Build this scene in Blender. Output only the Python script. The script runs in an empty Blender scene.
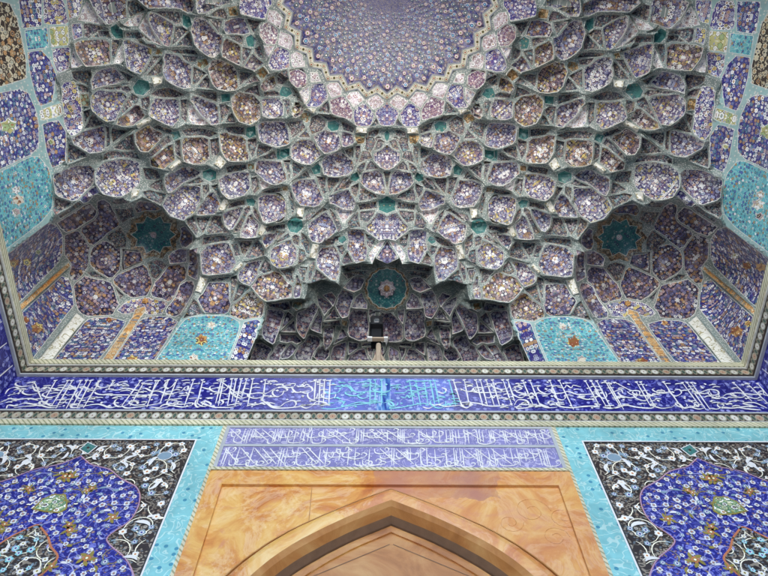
# gateway vault: cell outlines, ridge lines and pen strokes measured on the left half, lifted onto the vault below
EXPO = 2.52
FDATA = """
@D 272 60
P 90 20 130 -5 165 10 170 40 100 45
P 195 70 240 75 265 130 200 135
P 295 155 350 155 375 205 325 220
P 410 225 470 205 500 240 455 280
P 540 250 590 215 630 255 570 300
K 205 150 280 150 300 225 240 285 175 275 195 240
C 170 288 235 292 222 325 165 300
K 460 300 515 262 570 310 565 380 540 400 470 398
C 468 402 538 405 535 440 465 438
K 585 320 655 262 725 320 700 385 655 398 610 385
T 550 405 590 345 603 388
M 70 60 150 45 180 90 185 150 150 170 100 150 75 110
M 310 250 380 220 430 260 445 345 400 350 330 310
T 240 308 300 245 315 290 305 312
W 190 160 190 235 165 265 132 190
T 0 95 60 130 35 150 0 145
G 30 155 75 165 95 200 60 225 10 215
T 92 165 125 190 160 255 122 240
S 0 250 15 240 45 290 30 340 0 350
T 50 230 80 240 90 280 70 310 45 270
S 88 310 122 252 165 290 150 330 105 350
O 145 320 200 320 205 345 180 370 135 350
T 205 340 240 325 290 370 265 420 215 430
T 245 320 330 335 380 358 300 360
G 300 370 345 360 375 385 365 420 325 430 300 405
T 385 370 460 405 455 440 400 420
S 400 430 450 445 455 500 400 520 380 480
S 240 450 300 435 360 460 380 510 360 545 300 550 250 520
O 460 450 525 450 520 500 480 505
T 540 430 610 412 600 450 535 495
T 545 500 600 455 620 465 600 480 560 500
G 635 440 655 418 675 440 668 475 655 490 642 475
@H 272 130
T 525 45 570 40 590 70 560 140 530 110
T 600 50 640 70 620 105 578 125
S 590 140 655 100 720 140 735 175 700 212 655 226 610 212 578 180
S 275 165 330 140 390 145 440 180 455 225 420 260 350 285 300 265 275 215
T 400 120 455 95 455 170 430 165
T 465 95 495 95 500 140 475 205
T 480 200 510 130 550 125 570 170 530 175
T 482 230 530 190 520 230 492 260
T 530 240 560 185 605 230
S 500 300 530 260 600 245 630 270 645 330 650 380 590 375 530 340
T 635 255 678 255 656 380
G 440 265 480 252 495 290 470 310 440 300
T 330 380 420 285 450 312 430 345
T 440 340 485 328 485 360 470 400 450 380
T 502 345 585 385 600 405 495 430
S 320 390 420 362 450 400 470 440 460 480 400 475 340 440
W 350 482 470 492 400 560
T 305 282 380 285 320 375 303 340
T 245 285 295 282 295 370 280 390 255 330
G 205 230 245 200 265 220 260 260 225 268
T 85 310 180 240 205 290 140 290
S 95 320 150 295 210 300 250 340 275 400 230 435 160 450 110 400
C 128 465 170 465 160 525 125 525
T 75 360 95 375 120 470 95 500
O 15 340 75 345 60 375 20 370
S 0 375 25 378 60 420 70 500 40 550 0 560
S 90 100 160 65 230 90 255 160 210 200 140 200 90 160
T 125 45 165 5 205 50
T 60 -40 150 -60 165 -15 95 45
G 0 110 40 110 70 140 60 175 0 180
T 40 182 85 182 75 240 55 250
T 100 190 165 220 100 265 90 230
G 655 395 705 425 700 480 655 500 610 480 605 425
T 490 448 595 428 598 470 500 480
@L 272 200
S 550 150 600 95 645 92 652 215 610 230 560 190
T 500 70 590 62 545 135 500 120
T 535 198 590 238 570 290 545 270
S 440 185 530 197 535 280 520 370 480 380 440 300 435 230
T 440 140 490 70 490 150 445 172
S 215 140 290 70 340 120 370 180 330 220 270 260 230 230
T 320 60 350 90 385 170 375 200 345 130
T 170 115 285 40 298 58 200 125
W 345 35 460 60 410 140 392 130
G 75 120 120 100 160 120 165 165 130 200 85 190 65 150
C 225 265 265 270 245 355 205 345
T 268 275 295 232 395 215 370 250
G 372 225 410 212 430 240 400 265 375 252
S 250 330 270 300 360 290 380 320 385 440 350 460 290 440 255 390
T 372 280 405 268 400 330 385 320
T 402 375 435 310 468 375 410 388
T 0 180 65 190 20 240 0 240
T 0 258 78 198 92 222 20 260
T 100 220 120 208 140 220 130 270 110 260
T 152 192 172 230 210 330 190 320
S 0 300 30 260 80 240 110 290 130 350 90 385 30 390 0 370
T 150 300 180 300 170 370 140 390
T 55 440 65 412 120 408 110 475
T 150 402 200 402 180 490
T 203 395 235 362 240 400 212 490
T 215 500 245 412 310 465 240 495
T 130 500 145 450 165 540 152 590
N 603 350 665 250 730 355 665 385
W 578 300 650 248 595 335 582 388
T 402 412 510 392 520 415 420 432
T 410 440 510 420 545 430 440 470
@K 192 168
G 45 20 90 0 130 20 125 65 85 80 45 60
S 150 90 190 40 260 20 320 50 325 110 280 160 200 170 155 140
C 175 185 210 200 170 265 135 245
T 330 60 365 50 375 120 350 150
W 380 60 460 100 400 130
S 380 190 420 160 510 160 540 200 545 290 490 320 420 320 385 260
T 388 148 440 125 505 112 505 145 430 152
O 510 110 550 105 555 140 520 140
T 550 160 580 190 595 260 570 250
T 575 90 650 22 680 60 610 70
G 300 185 340 180 365 200 350 235 310 225
T 205 215 295 190 290 215 190 250
S 175 270 280 230 270 290 215 370 175 340
T 240 380 300 250 325 222 270 380
S 270 410 330 270 375 340 370 400 320 425
C 400 335 435 350 400 410 375 395
T 345 228 380 280 395 330 360 300
T 420 360 540 335 530 362 430 382
S 415 400 500 388 480 430 430 470
T 510 385 550 375 460 470
T 0 100 35 100 35 200 10 240
T 55 100 85 95 80 140 55 170
S 20 270 100 140 155 220 130 270 60 280
T 110 110 135 100 150 180
T 15 300 95 290 50 380
T 110 292 150 300 200 385 75 400
T 60 422 160 402 220 412 60 455
T 228 462 258 452 270 520 245 530
T 265 442 345 435 300 535
T 305 535 380 432 418 525
@O 192 252
S 45 20 90 -35 190 -40 235 0 235 80 200 115 110 130 60 110
C 38 147 88 155 45 250 5 235
C 235 110 280 60 295 80 255 120
S 265 130 330 60 400 45 370 120 340 185 280 170
T 390 110 425 62 458 110 420 128
S 360 205 400 150 490 125 570 205 575 250 540 275 440 290 400 270 365 230
T 520 112 588 108 590 180 560 170
S 600 230 615 130 645 200 635 270 600 280
T 620 102 668 98 660 180 640 170
T 105 173 210 142 212 158 110 175
N 45 260 85 195 150 180 210 195 210 300 190 360 120 372 60 350 35 290
T 225 150 255 140 250 200 220 290
T 262 190 320 220 240 295
S 215 370 340 230 410 310 405 375 300 385
@N 96 252
T 515 398 575 280 632 372
N 100 180 170 115 290 88 320 180 300 245 220 260 160 240
T 312 78 360 57 412 85 350 158 330 150
N 420 92 500 78 530 110 470 250 440 295 325 250 350 200
N 495 190 570 195 560 260 470 370 412 368 470 260
N 540 20 600 20 605 100 600 170 545 125
N 150 -20 250 -10 275 60 152 112
T 112 222 160 265 130 285
V 120 358 190 300 290 282 420 300 375 372
@M 0 252
N 455 200 520 158 620 168 680 230 695 300 650 368 560 375 490 350 452 260
T 532 130 560 118 635 162 545 145
T 680 205 738 260 715 288
N 540 20 590 -50 700 -55 720 20 700 90 655 152 570 112
@I 0 168
T 630 410 710 362 745 400 740 460 690 470
N 595 200 680 262 708 340 620 400 540 460 480 370 575 310
N 400 400 450 382 508 440 518 520 500 590 440 675 420 560 395 470
N 350 330 520 222 572 262 568 285 400 385 372 345
N 672 242 760 242 765 310 712 320
S 325 50 400 12 545 10 538 95 440 200 340 160
T 330 182 420 207 328 288
T 345 288 460 202 488 216 355 298
K 472 190 565 112 580 145 495 213
@J 96 168
T 100 242 200 242 218 288 150 328
T 70 190 150 182 188 213 105 202
N 240 205 330 205 385 250 300 258 232 248
T 322 110 380 72 386 135
T 280 150 400 160 372 208 300 180
T 530 310 568 292 588 405
N 500 372 520 342 568 400 568 450 520 468 490 430
N 450 500 530 492 530 560 442 568
N 545 492 590 492 600 556 548 588
N 165 492 260 505 275 560 162 600
S 405 100 420 62 555 0 600 40 490 100 430 150
S 390 230 420 180 490 115 610 105 615 180 570 260 500 310 430 280
T 510 92 600 62 615 82 600 95
T 622 105 655 98 625 188
C 205 120 250 130 238 168 198 182
@. 0 0
S 106 164 118 158 133 162 134 175 133 184 129 191 119 195 104 193 96 185 97 172
B 5 258 48 224 55 226 61 236 61 252 57 262 17 303
Y 68 262 70 266 20 312 17.5 306
B 22 314 61 276 67 279 71.5 292 72 305 64 315 32 357 19 375
L 76 313 84 319.5 41 374 26 374
B 83 323 93 318.5 108 318 124 322 122 328 85 374 42 374
Y 134 309 144 306 145 311 140 317 103 374 92 374 131 317
B 138 321 152 317 169 318 175 322 144 374 103.5 374
X 147 374 183 320 190 316.5 213 315 229 317.5 237.5 323 236 332 221.5 374
B 225 374 243 323 255 320 258 322 239 374
B -45 118 0 94 20 90 27 94 34 110 37 125 37 146 30 154 0 168 -45 189
X -45 199 0 173 30 157 38 157 48 170 52 190 51 208 40 222 5 249 -45 288
D -45 18 0 2 9 4 16 18 21 40 25 60 25 78 0 86 -45 102
B 28 53 40 51 48 60 54 74 52 90 50 101 40 105 36 95 31 75
@A 0 0
B 115 -20 240 -20 240 150 140 163
X 150 185 275 170 285 280 165 298
V 265 -20 350 -20 385 60 395 140 300 150 265 130
E 295 160 395 160 400 270 310 280
V 320 290 415 285 405 400 350 430 325 380
V 430 150 480 140 488 220 440 230
T 492 142 630 165 520 220 495 215
T 540 220 645 182 640 222
S 460 265 640 250 645 370 590 395 500 380 450 320
W 430 300 450 340 480 388 425 400
T 422 430 530 422 520 515
S 545 480 620 430 680 412 740 470 700 500 560 530
T 620 512 755 502 700 530
W 515 30 600 120 630 150 475 110
V 400 -20 480 -20 460 90 410 110
@B 96 0
S -30 -15 160 -15 165 90 120 128 60 152 -10 80
T 175 10 285 60 192 105
W 190 115 278 72 240 158 152 148
S 310 82 360 88 448 145 442 200 420 272 385 265 330 190 302 130
T 342 72 478 75 495 140 455 142 370 92
G 500 80 545 100 560 150 530 170 500 150
T 455 157 500 157 528 185 442 265
T 465 275 540 195 560 282
S 575 130 625 112 700 200 718 230 715 300 680 348 620 320 580 250 562 180
T 640 102 742 118 715 198
T 655 95 740 57 762 108
S 160 232 325 290 315 330 262 435 200 400 162 340
T 165 190 250 192 328 250 270 228 168 226
T 200 240 340 272 358 300 332 290
O 350 290 385 300 380 335 345 320
T 322 335 372 338 270 445
T 378 352 388 370 345 452 292 448
C 320 465 385 460 380 500 330 520
T 0 182 68 182 75 228 10 222
G 110 140 150 180 150 230 110 235 80 200 75 165
T 90 242 130 242 92 365 85 320
W 145 265 150 358 98 378
T 120 422 215 460 180 478
T 430 302 578 302 588 320 490 325
S 400 340 450 332 550 400 548 510 500 520 430 470 395 420
T 492 327 583 347 578 370 530 370
O 590 360 640 350 655 385 620 410 590 395
T 567 407 638 440 562 505
T 600 510 648 452 650 510
W 240 165 290 90 300 130 328 190 380 272 330 255 285 210
S 250 -20 390 -20 480 -10 560 30 540 55 480 50 400 45 310 50
S 610 -20 760 -20 765 20 700 40 640 70 600 60
@C 192 0
T 68 30 148 40 92 58
O 190 45 240 40 250 90 200 95
T 76 112 163 125 140 186
K 300 -20 430 -20 425 60 400 108 330 90 275 60
P 438 62 490 112 490 165 432 120
M 380 150 440 130 480 190 470 250 430 265 380 220
P 502 202 548 230 553 288 502 260
W 400 272 458 282 420 368
K 480 290 550 310 553 388 500 403 450 390 440 350
P 565 330 620 340 648 395 570 395
M 555 430 600 412 658 440 660 508 600 530 555 490
P 675 432 725 440 740 490 680 490
C 408 392 440 440 425 450 395 402
T 302 107 388 130 350 188 320 150
N 190 140 288 112 315 190 190 200
G 295 225 330 205 365 240 350 285 310 280
T 200 215 288 222 270 258
S 175 250 260 270 265 380 220 370 170 320
T 280 288 325 302 280 388
T 347 290 380 282 395 350 370 340
S 290 400 340 332 395 380 350 425
S 90 370 150 360 220 390 248 440 240 530 180 550 110 480
O 370 420 400 402 430 440 400 480 360 450
T 258 437 338 442 266 508
T 292 500 350 452 375 490
S 400 485 460 462 480 510 405 555
T 482 450 540 422 558 480 520 490
@E 0 84
S 545 90 590 50 740 60 680 200 620 215 560 170
S 432 340 500 292 618 252 623 330 600 388 550 408
T 492 270 550 182 618 235
T 490 162 528 157 502 248
T 412 372 518 438 406 468
V 375 0 445 -10 478 80 488 268 432 308 392 260 377 130
O 470 60 520 62 520 130 480 130
T 445 0 518 20 524 48 470 53
E 240 162 353 122 368 180 250 213
B 257 245 340 222 383 290 383 458 312 498 282 400
@F 96 84
T 182 110 202 62 245 82 132 188
T 0 20 150 12 198 38 60 30
G 205 20 240 -30 300 -20 310 30 270 70 220 60
T 252 87 300 82 290 150 260 140
S 132 210 240 122 258 200 220 240 132 238
C 225 245 305 198 322 222 240 268
S 330 130 352 90 470 95 485 200 430 245 330 200 315 170
T 322 60 420 42 495 68 400 80
T 495 102 518 102 518 218 492 200
S 560 80 600 75 700 130 710 220 670 233 600 180
T 572 60 698 70 703 108 640 88
W 540 115 655 238 562 238
S 247 290 290 252 388 300 300 398 255 408 236 350
T 322 260 438 272 445 308 392 280
G 430 290 480 280 490 320 450 340
T 302 428 418 312 428 340 322 440
S 312 450 430 362 450 440 400 500 330 490
C 480 455 500 475 440 525 420 500
T 462 350 488 332 490 438 466 420
T 512 290 620 272 688 300 522 312
S 500 340 520 322 640 322 650 430 610 468 530 462 500 410
T 672 340 708 332 705 430 682 420
C 720 430 760 470 730 510 690 480
T 82 262 178 282 92 348
T 112 380 200 312 210 388
T 46 250 64 262 70 368 56 378
T 35 425 228 417 236 440 42 445
T 288 512 340 530 370 562 300 560
@G 192 84
T 15 40 128 47 128 113 90 90
G 150 60 210 55 205 105 155 110
T 147 130 200 142 157 218
T 182 230 220 168 238 232
S 215 90 250 52 340 60 380 120 370 210 310 233 230 190
T 282 48 358 22 368 68
S 400 90 490 80 520 120 523 188 470 203 400 170
T 512 92 558 97 563 140 540 178
S 570 142 630 122 620 170 570 188
T 572 70 600 52 628 98
T 400 42 498 52 500 73 410 74
T 552 225 638 217 565 315
T 602 320 660 272 680 323
S 385 240 520 222 545 290 540 360 480 378 400 330
G 300 260 355 250 360 310 320 328 300 310
T 182 265 288 262 288 303 200 288
S 165 300 288 325 308 440 270 463 200 440 160 360
T 312 337 358 332 340 428 320 400
T 382 372 458 382 364 448
T 388 440 468 397 488 448
G 500 390 560 385 560 430 520 450 500 430
S 360 480 490 467 540 560 480 600 420 590 370 530
T 522 468 560 472 558 560 532 500
T 570 482 638 510 582 560
T 188 502 300 482 308 510 190 538
O 312 480 350 480 350 510 315 515
@R 224 290
n 250 90 375 67 380 110 260 105
n 245 112 338 126 318 230 290 328 250 270 235 180
n 370 132 408 160 325 245
n 328 250 408 182 418 250
O 400 72 450 80 450 110 420 125 395 100
n 422 150 520 102 548 112 490 228 470 298 420 240
n 322 262 420 267 455 308 340 292
n 502 230 558 122 568 258 512 240
n 490 262 558 280 510 420 440 440 432 380 470 310
n 322 400 388 322 418 350 342 408
n 262 400 318 342 368 332 310 440 262 450
n 208 312 278 352 250 420 240 490 170 490
n 340 442 440 442 430 490 330 490
n 532 400 600 302 623 388
n 578 220 658 202 648 260 620 348 582 330
n 642 328 690 222 728 288
n 650 352 728 332 720 490 642 490
n 582 188 620 122 658 180
n 588 148 562 52 640 80
@Q 272 276
n 380 130 420 102 458 120 445 238 400 248 372 190
n 458 190 520 112 543 190
n 457 207 543 207 558 290 553 378 500 383 452 350 447 260
n 567 205 600 248 572 288
n 577 310 602 252 655 242 708 252 733 310 730 378 655 398 580 378
n 302 120 368 132 350 183
n 302 260 355 197 388 250
n 292 282 388 262 398 300 292 292
O 400 262 440 270 430 300 402 295
n 302 310 358 302 348 400 302 448 292 380
n 372 380 410 312 438 360 382 398
n 362 420 438 402 425 570 350 570 347 470
n 452 402 508 402 452 468
n 452 570 462 482 538 442 588 570
n 557 430 600 422 590 498
n 602 450 638 442 622 570
n 432 60 470 2 540 20 472 78
n 520 400 600 402 590 415 530 418
"""
RDATA = """
237 16 242 17 260 21 254 35 258 44 264 60 260 66 265 75 272 73 283 79 294 92 300 107 308 114 337 118 350 127 351 133 361 133 366 128 382 127
215 57 225 62 237 68 250 72 259 66
255 120 280 120 292 117 300 111
314 158 337 150 348 145 354 140
117 30 135 31 144 45 161 49 183 47 193 49 206 59 213 59
104 25 117 22 126 28 135 27 145 10 163 9 176 10 184 15 196 16 203 15 213 8 226 5
55 76 70 70 98 67 115 65 134 77 151 85 161 83 171 87 186 93 193 90 215 92 232 92 240 88 252 82
96 119 109 126 118 128 134 128 151 120 163 126 174 130 183 125 203 127 213 129 218 125 237 124 246 127 254 122
57 172 67 166 89 155 100 154 110 146 132 128
136 152 146 154 159 171 168 171 178 163 189 166 203 166 216 171 223 164 247 162 254 158 273 150 285 146 292 139
214 212 222 211 227 201 245 196 254 196 259 190 277 185 285 186 289 180 304 168 317 158
290 222 305 220 322 203 337 188 350 172 350 167
352 203 370 200 383 197
232 239 254 239 259 236 264 225 284 221 292 216
290 267 307 257 316 245 330 235 345 228
207 277 232 274 242 262 262 257
53 217 73 205 82 200 93 194 110 198 130 203 140 198 160 208 168 218 181 222 194 239 202 235 217 234 230 236
194 239 187 249 197 255 198 275 192 295 180 318
258 340 272 347.5 277 333 294 311 300 308 305 308
277 333 294 334 303 342 308 328 317 337 327 338
322 324 331 321 339.5 323.5 345 321
320 349 330 344 334.5 341 345 337.7 357 342.7 365 341 372 344 383 343
256 330 262 320 264 303 282 300 302 299 305 284 319 279 336 285 338 266 358 263 369 264 372 258 383 264
"""
SDATA = """
@ 0
v 50 185 0 205
v 165 105 208 210
v 270 98 215 190
v 330 98 245 225
v 350 98 268 235
v 392 98 318 235
v 420 98 345 228
v 440 98 370 232
v 480 100 400 232
v 548 98 520 140
v 678 98 580 228
v 690 110 625 222
v 752 98 705 228
h 25 165 45 140 80 130 100 150 75 165 45 170
h 35 188 80 195 140 190 180 200
h 20 248 35 225 70 230 110 215 150 220 190 232
h 60 240 120 232 170 228 215 215 190 205 190 225 240 240 290 232
h 160 120 170 145 200 150 250 135 290 145 330 130 350 140
h 300 130 340 120 360 135 400 125 430 140 470 130
h 455 155 480 168 600 170 760 172
h 520 135 560 145 610 135 660 145 700 135 730 150 768 140
h 345 215 335 235 360 238 400 230 470 220 520 238 560 230 590 215
h 580 228 600 240 640 238 700 228 768 215
h 610 210 640 200 660 215 640 225
@ 150
v 45 98 0 170
v 90 95 48 212
v 130 95 80 212
v 210 95 165 222
v 255 95 225 215
v 345 90 315 210
v 355 90 328 222
v 395 90 372 222
v 440 90 408 225
v 415 90 392 205
v 495 90 468 225
v 555 95 540 200
v 330 95 440 180
v 465 90 440 180
h 0 235 40 238 60 222 100 218 150 220 195 215
h 20 245 60 240 100 228 150 235 190 228 205 215 180 212
h 0 160 40 150 90 165 150 150 170 130 185 125 180 145 160 140
h 225 215 250 232 290 222 270 205 245 212 300 235 330 238 390 236 430 222
h 320 210 340 198 350 212 335 225
h 250 130 290 140 330 130 355 125
h 430 150 470 165 520 158 560 160 600 135 640 128 660 145 620 155
h 470 215 520 218 560 208 580 228 620 232 650 210 690 200 700 220 680 240
h 540 200 560 215 590 238 640 240 700 235 768 222
h 680 130 700 155 740 152 768 145
@ 300
v 75 95 68 200
v 97 95 90 215
v 118 95 112 215
v 145 98 138 222
v 338 95 335 222
v 362 95 360 215
v 392 95 392 215
v 525 100 545 215
v 555 100 580 222
v 595 100 615 215
v 625 100 648 222
v 645 98 668 215
v 715 98 748 222
v 735 95 768 200
h 0 150 30 160 60 145 50 125 20 130
h 0 230 30 240 60 225 80 205 120 210 130 222
c 100 240 150 245 200 235 240 220 280 210 340 212 400 208
c 160 215 190 200 210 212 200 228 240 228 300 218 350 215
c 110 135 130 160 180 158 200 130 230 125 250 150 220 160
c 240 120 270 155 340 150 400 158 430 150
c 400 215 430 205 450 225 430 240 480 238 540 225 590 215 620 225
c 450 160 500 158 520 145 560 150 600 135
h 590 235 620 242 660 222 700 232 768 225
h 655 150 690 160 700 140 680 130
h 620 215 650 225 690 210
@ 460
v 20 95 45 222
v 75 95 110 222
v 97 95 132 222
v 125 95 165 222
v 155 95 190 222
v 205 95 250 222
v 228 95 262 200
v 300 98 350 215
v 335 98 385 222
v 430 98 480 222
v 475 98 545 240
v 600 100 670 222
v 628 100 700 222
v 655 100 725 235
v 695 100 768 225
h 0 135 30 150 70 150 110 135 70 130 60 150 100 158 180 155 240 148
h 245 140 270 125 295 135 270 150 300 160 330 165 380 155
h 400 160 430 140 450 160 490 158 520 150 560 165 620 165 680 160
h 0 225 30 238 60 222 40 210 90 215 140 228 200 228 250 222
h 262 225 280 195 320 200 330 220 290 222 275 240 320 238 380 225 420 238 470 235
h 430 222 460 212 480 230 540 238 600 230 660 228 650 215 680 222
h 690 235 730 242 768 230
h 380 215 400 225 430 235
@ 608
v 0 110 75 240
v 135 105 205 225
v 155 105 225 225
v 265 105 360 240
v 355 108 440 222
v 378 108 470 240
v 398 108 490 240
v 600 108 690 200
v 665 112 768 212
v 715 112 768 175
v 30 108 110 150
h 0 165 30 150 60 140 70 160
h 90 150 110 165 145 170 150 150 125 145 120 160 170 172 230 165 270 150 250 140
h 290 150 320 175 350 160 340 140 315 145
h 400 150 430 160 480 140 520 145 530 165 500 170 490 155
h 550 180 570 165 620 158 680 165 740 165 740 148 720 155 768 175
h 0 235 40 240 90 225 140 235 210 240 230 225 205 222 260 240 310 235
h 310 235 340 215 370 240 400 235 440 245 470 238
h 490 240 530 245 560 225 530 215 540 235 600 240 660 232 700 228 650 215 700 210 740 225 768 240
h 620 235 680 245 740 250
"""
import bpy, math, random
from mathutils import Vector
from mathutils.geometry import delaunay_2d_cdt
import numpy as np
rnd = random.Random(7)
S = bpy.context.scene
COL = S.collection
# ------------------------------------------------------------------ camera
F = 668.9; PITCH = math.radians(65.389); YAW = math.radians(0.879); ROLL = math.radians(-0.496)
CAM = Vector((-0.154, 0, 0))
fw = Vector((math.sin(YAW)*math.cos(PITCH), math.cos(YAW)*math.cos(PITCH), math.sin(PITCH)))
rt0 = Vector((math.cos(YAW), -math.sin(YAW), 0)); up0 = rt0.cross(fw)
rt = math.cos(ROLL)*rt0 + math.sin(ROLL)*up0
up = -math.sin(ROLL)*rt0 + math.cos(ROLL)*up0
cam = bpy.data.cameras.new('camera'); co = bpy.data.objects.new('camera', cam); COL.objects.link(co)
cam.sensor_width = 36; cam.lens = F/768*36; cam.clip_end = 2000; cam.clip_start = .05
from mathutils import Matrix
co.matrix_world = Matrix(((rt.x, up.x, -fw.x, CAM.x), (rt.y, up.y, -fw.y, CAM.y), (rt.z, up.z, -fw.z, CAM.z), (0, 0, 0, 1)))
S.camera = co
def ray(x, y):
    return (fw + rt*((x-384)/F) - up*((y-288)/F)).normalized()
def project(p):
    d = Vector(p)-CAM; w = d.dot(fw)
    return 384+F*d.dot(rt)/w, 288-F*d.dot(up)/w
YW = 5.98      # plane of the back wall
XW = 6.135     # plane of the side walls
ZG = -1.6
def wall(x, y, Y=YW):
    d = ray(x, y); t = (Y-CAM.y)/d.y
    p = CAM + d*t
    return p.x, p.z
def zrow(y): return wall(388, y)[1]
# ------------------------------------------------------------------ materials
class NT:
    def __init__(s, name):
        s.m = bpy.data.materials.new(name); s.m.use_nodes = True
        s.t = s.m.node_tree; s.b = s.t.nodes['Principled BSDF']
    def n(s, typ, **kw):
        nd = s.t.nodes.new(typ)
        for k, v in kw.items():
            if k == 'ins':
                for a, b in v.items():
                    if hasattr(b, 'is_output'): s.t.links.new(b, nd.inputs[a])
                    else: nd.inputs[a].default_value = b
            else: setattr(nd, k, v)
        return nd
    def math(s, op, a, b=0.0, c=None, clamp=False):
        ins = {0: a, 1: b}
        if c is not None: ins[2] = c
        return s.n('ShaderNodeMath', operation=op, use_clamp=clamp, ins=ins).outputs[0]
    def vmath(s, op, a, b=(0, 0, 0), sc=None):
        ins = {0: a, 1: b}
        nd = s.n('ShaderNodeVectorMath', operation=op, ins=ins)
        if sc is not None: nd.inputs['Scale'].default_value = sc
        return nd.outputs['Value'] if op in ('LENGTH', 'DISTANCE') else nd.outputs[0]
    def mix(s, f, a, b, mode='MIX'):
        def c(v): return v if hasattr(v, 'is_output') else (v[0], v[1], v[2], 1)
        nd = s.n('ShaderNodeMix', data_type='RGBA', blend_type=mode)
        for k, v in ((0, f), (6, c(a)), (7, c(b))):
            if hasattr(v, 'is_output'): s.t.links.new(v, nd.inputs[k])
            else: nd.inputs[k].default_value = v
        return nd.outputs[2]
    def ramp(s, f, stops, const=False):
        nd = s.n('ShaderNodeValToRGB', ins={0: f}); r = nd.color_ramp
        if const: r.interpolation = 'CONSTANT'
        while len(r.elements) < len(stops): r.elements.new(.5)
        for e, (p, c) in zip(r.elements, stops): e.position = p; e.color = (*c, 1)
        return nd.outputs[0]
    def lt(s, a, b): return s.math('LESS_THAN', a, b)
    def uv(s): return s.n('ShaderNodeUVMap', uv_map='UVMap').outputs[0]
    def noise(s, v, scale, detail=3, rough=.5, dist=0):
        return s.n('ShaderNodeTexNoise', ins={'Vector': v, 'Scale': scale, 'Detail': detail, 'Roughness': rough, 'Distortion': dist}).outputs[0]
    def done(s, col, rough=.35, bump=None, bs=.3, spec=.5, bd=.02):
        s.t.links.new(col, s.b.inputs['Base Color']) if hasattr(col, 'is_output') else setattr(s.b.inputs['Base Color'], 'default_value', (*col, 1))
        if hasattr(rough, 'is_output'): s.t.links.new(rough, s.b.inputs['Roughness'])
        else: s.b.inputs['Roughness'].default_value = rough
        s.b.inputs['Specular IOR Level'].default_value = spec
        if bump is not None:
            bn = s.n('ShaderNodeBump', ins={'Strength': bs, 'Distance': bd, 'Height': bump})
            s.t.links.new(bn.outputs[0], s.b.inputs['Normal'])
        return s.m
def glaze(k, col):
    """uneven glaze from tile to tile and a little dirt: belongs to the tilework"""
    tc = k.n('ShaderNodeTexCoord').outputs['Object']
    n = k.noise(tc, 1.1, 4, .6)
    n2 = k.noise(tc, 9, 2, .5)
    f = k.math('MULTIPLY_ADD', n, .9, .55)
    f = k.math('MULTIPLY', f, k.math('MULTIPLY_ADD', n2, .5, .75))
    return k.mix(1.0, col, k.n('ShaderNodeCombineColor', ins={0: f, 1: f, 2: f}).outputs[0], 'MULTIPLY')
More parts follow.
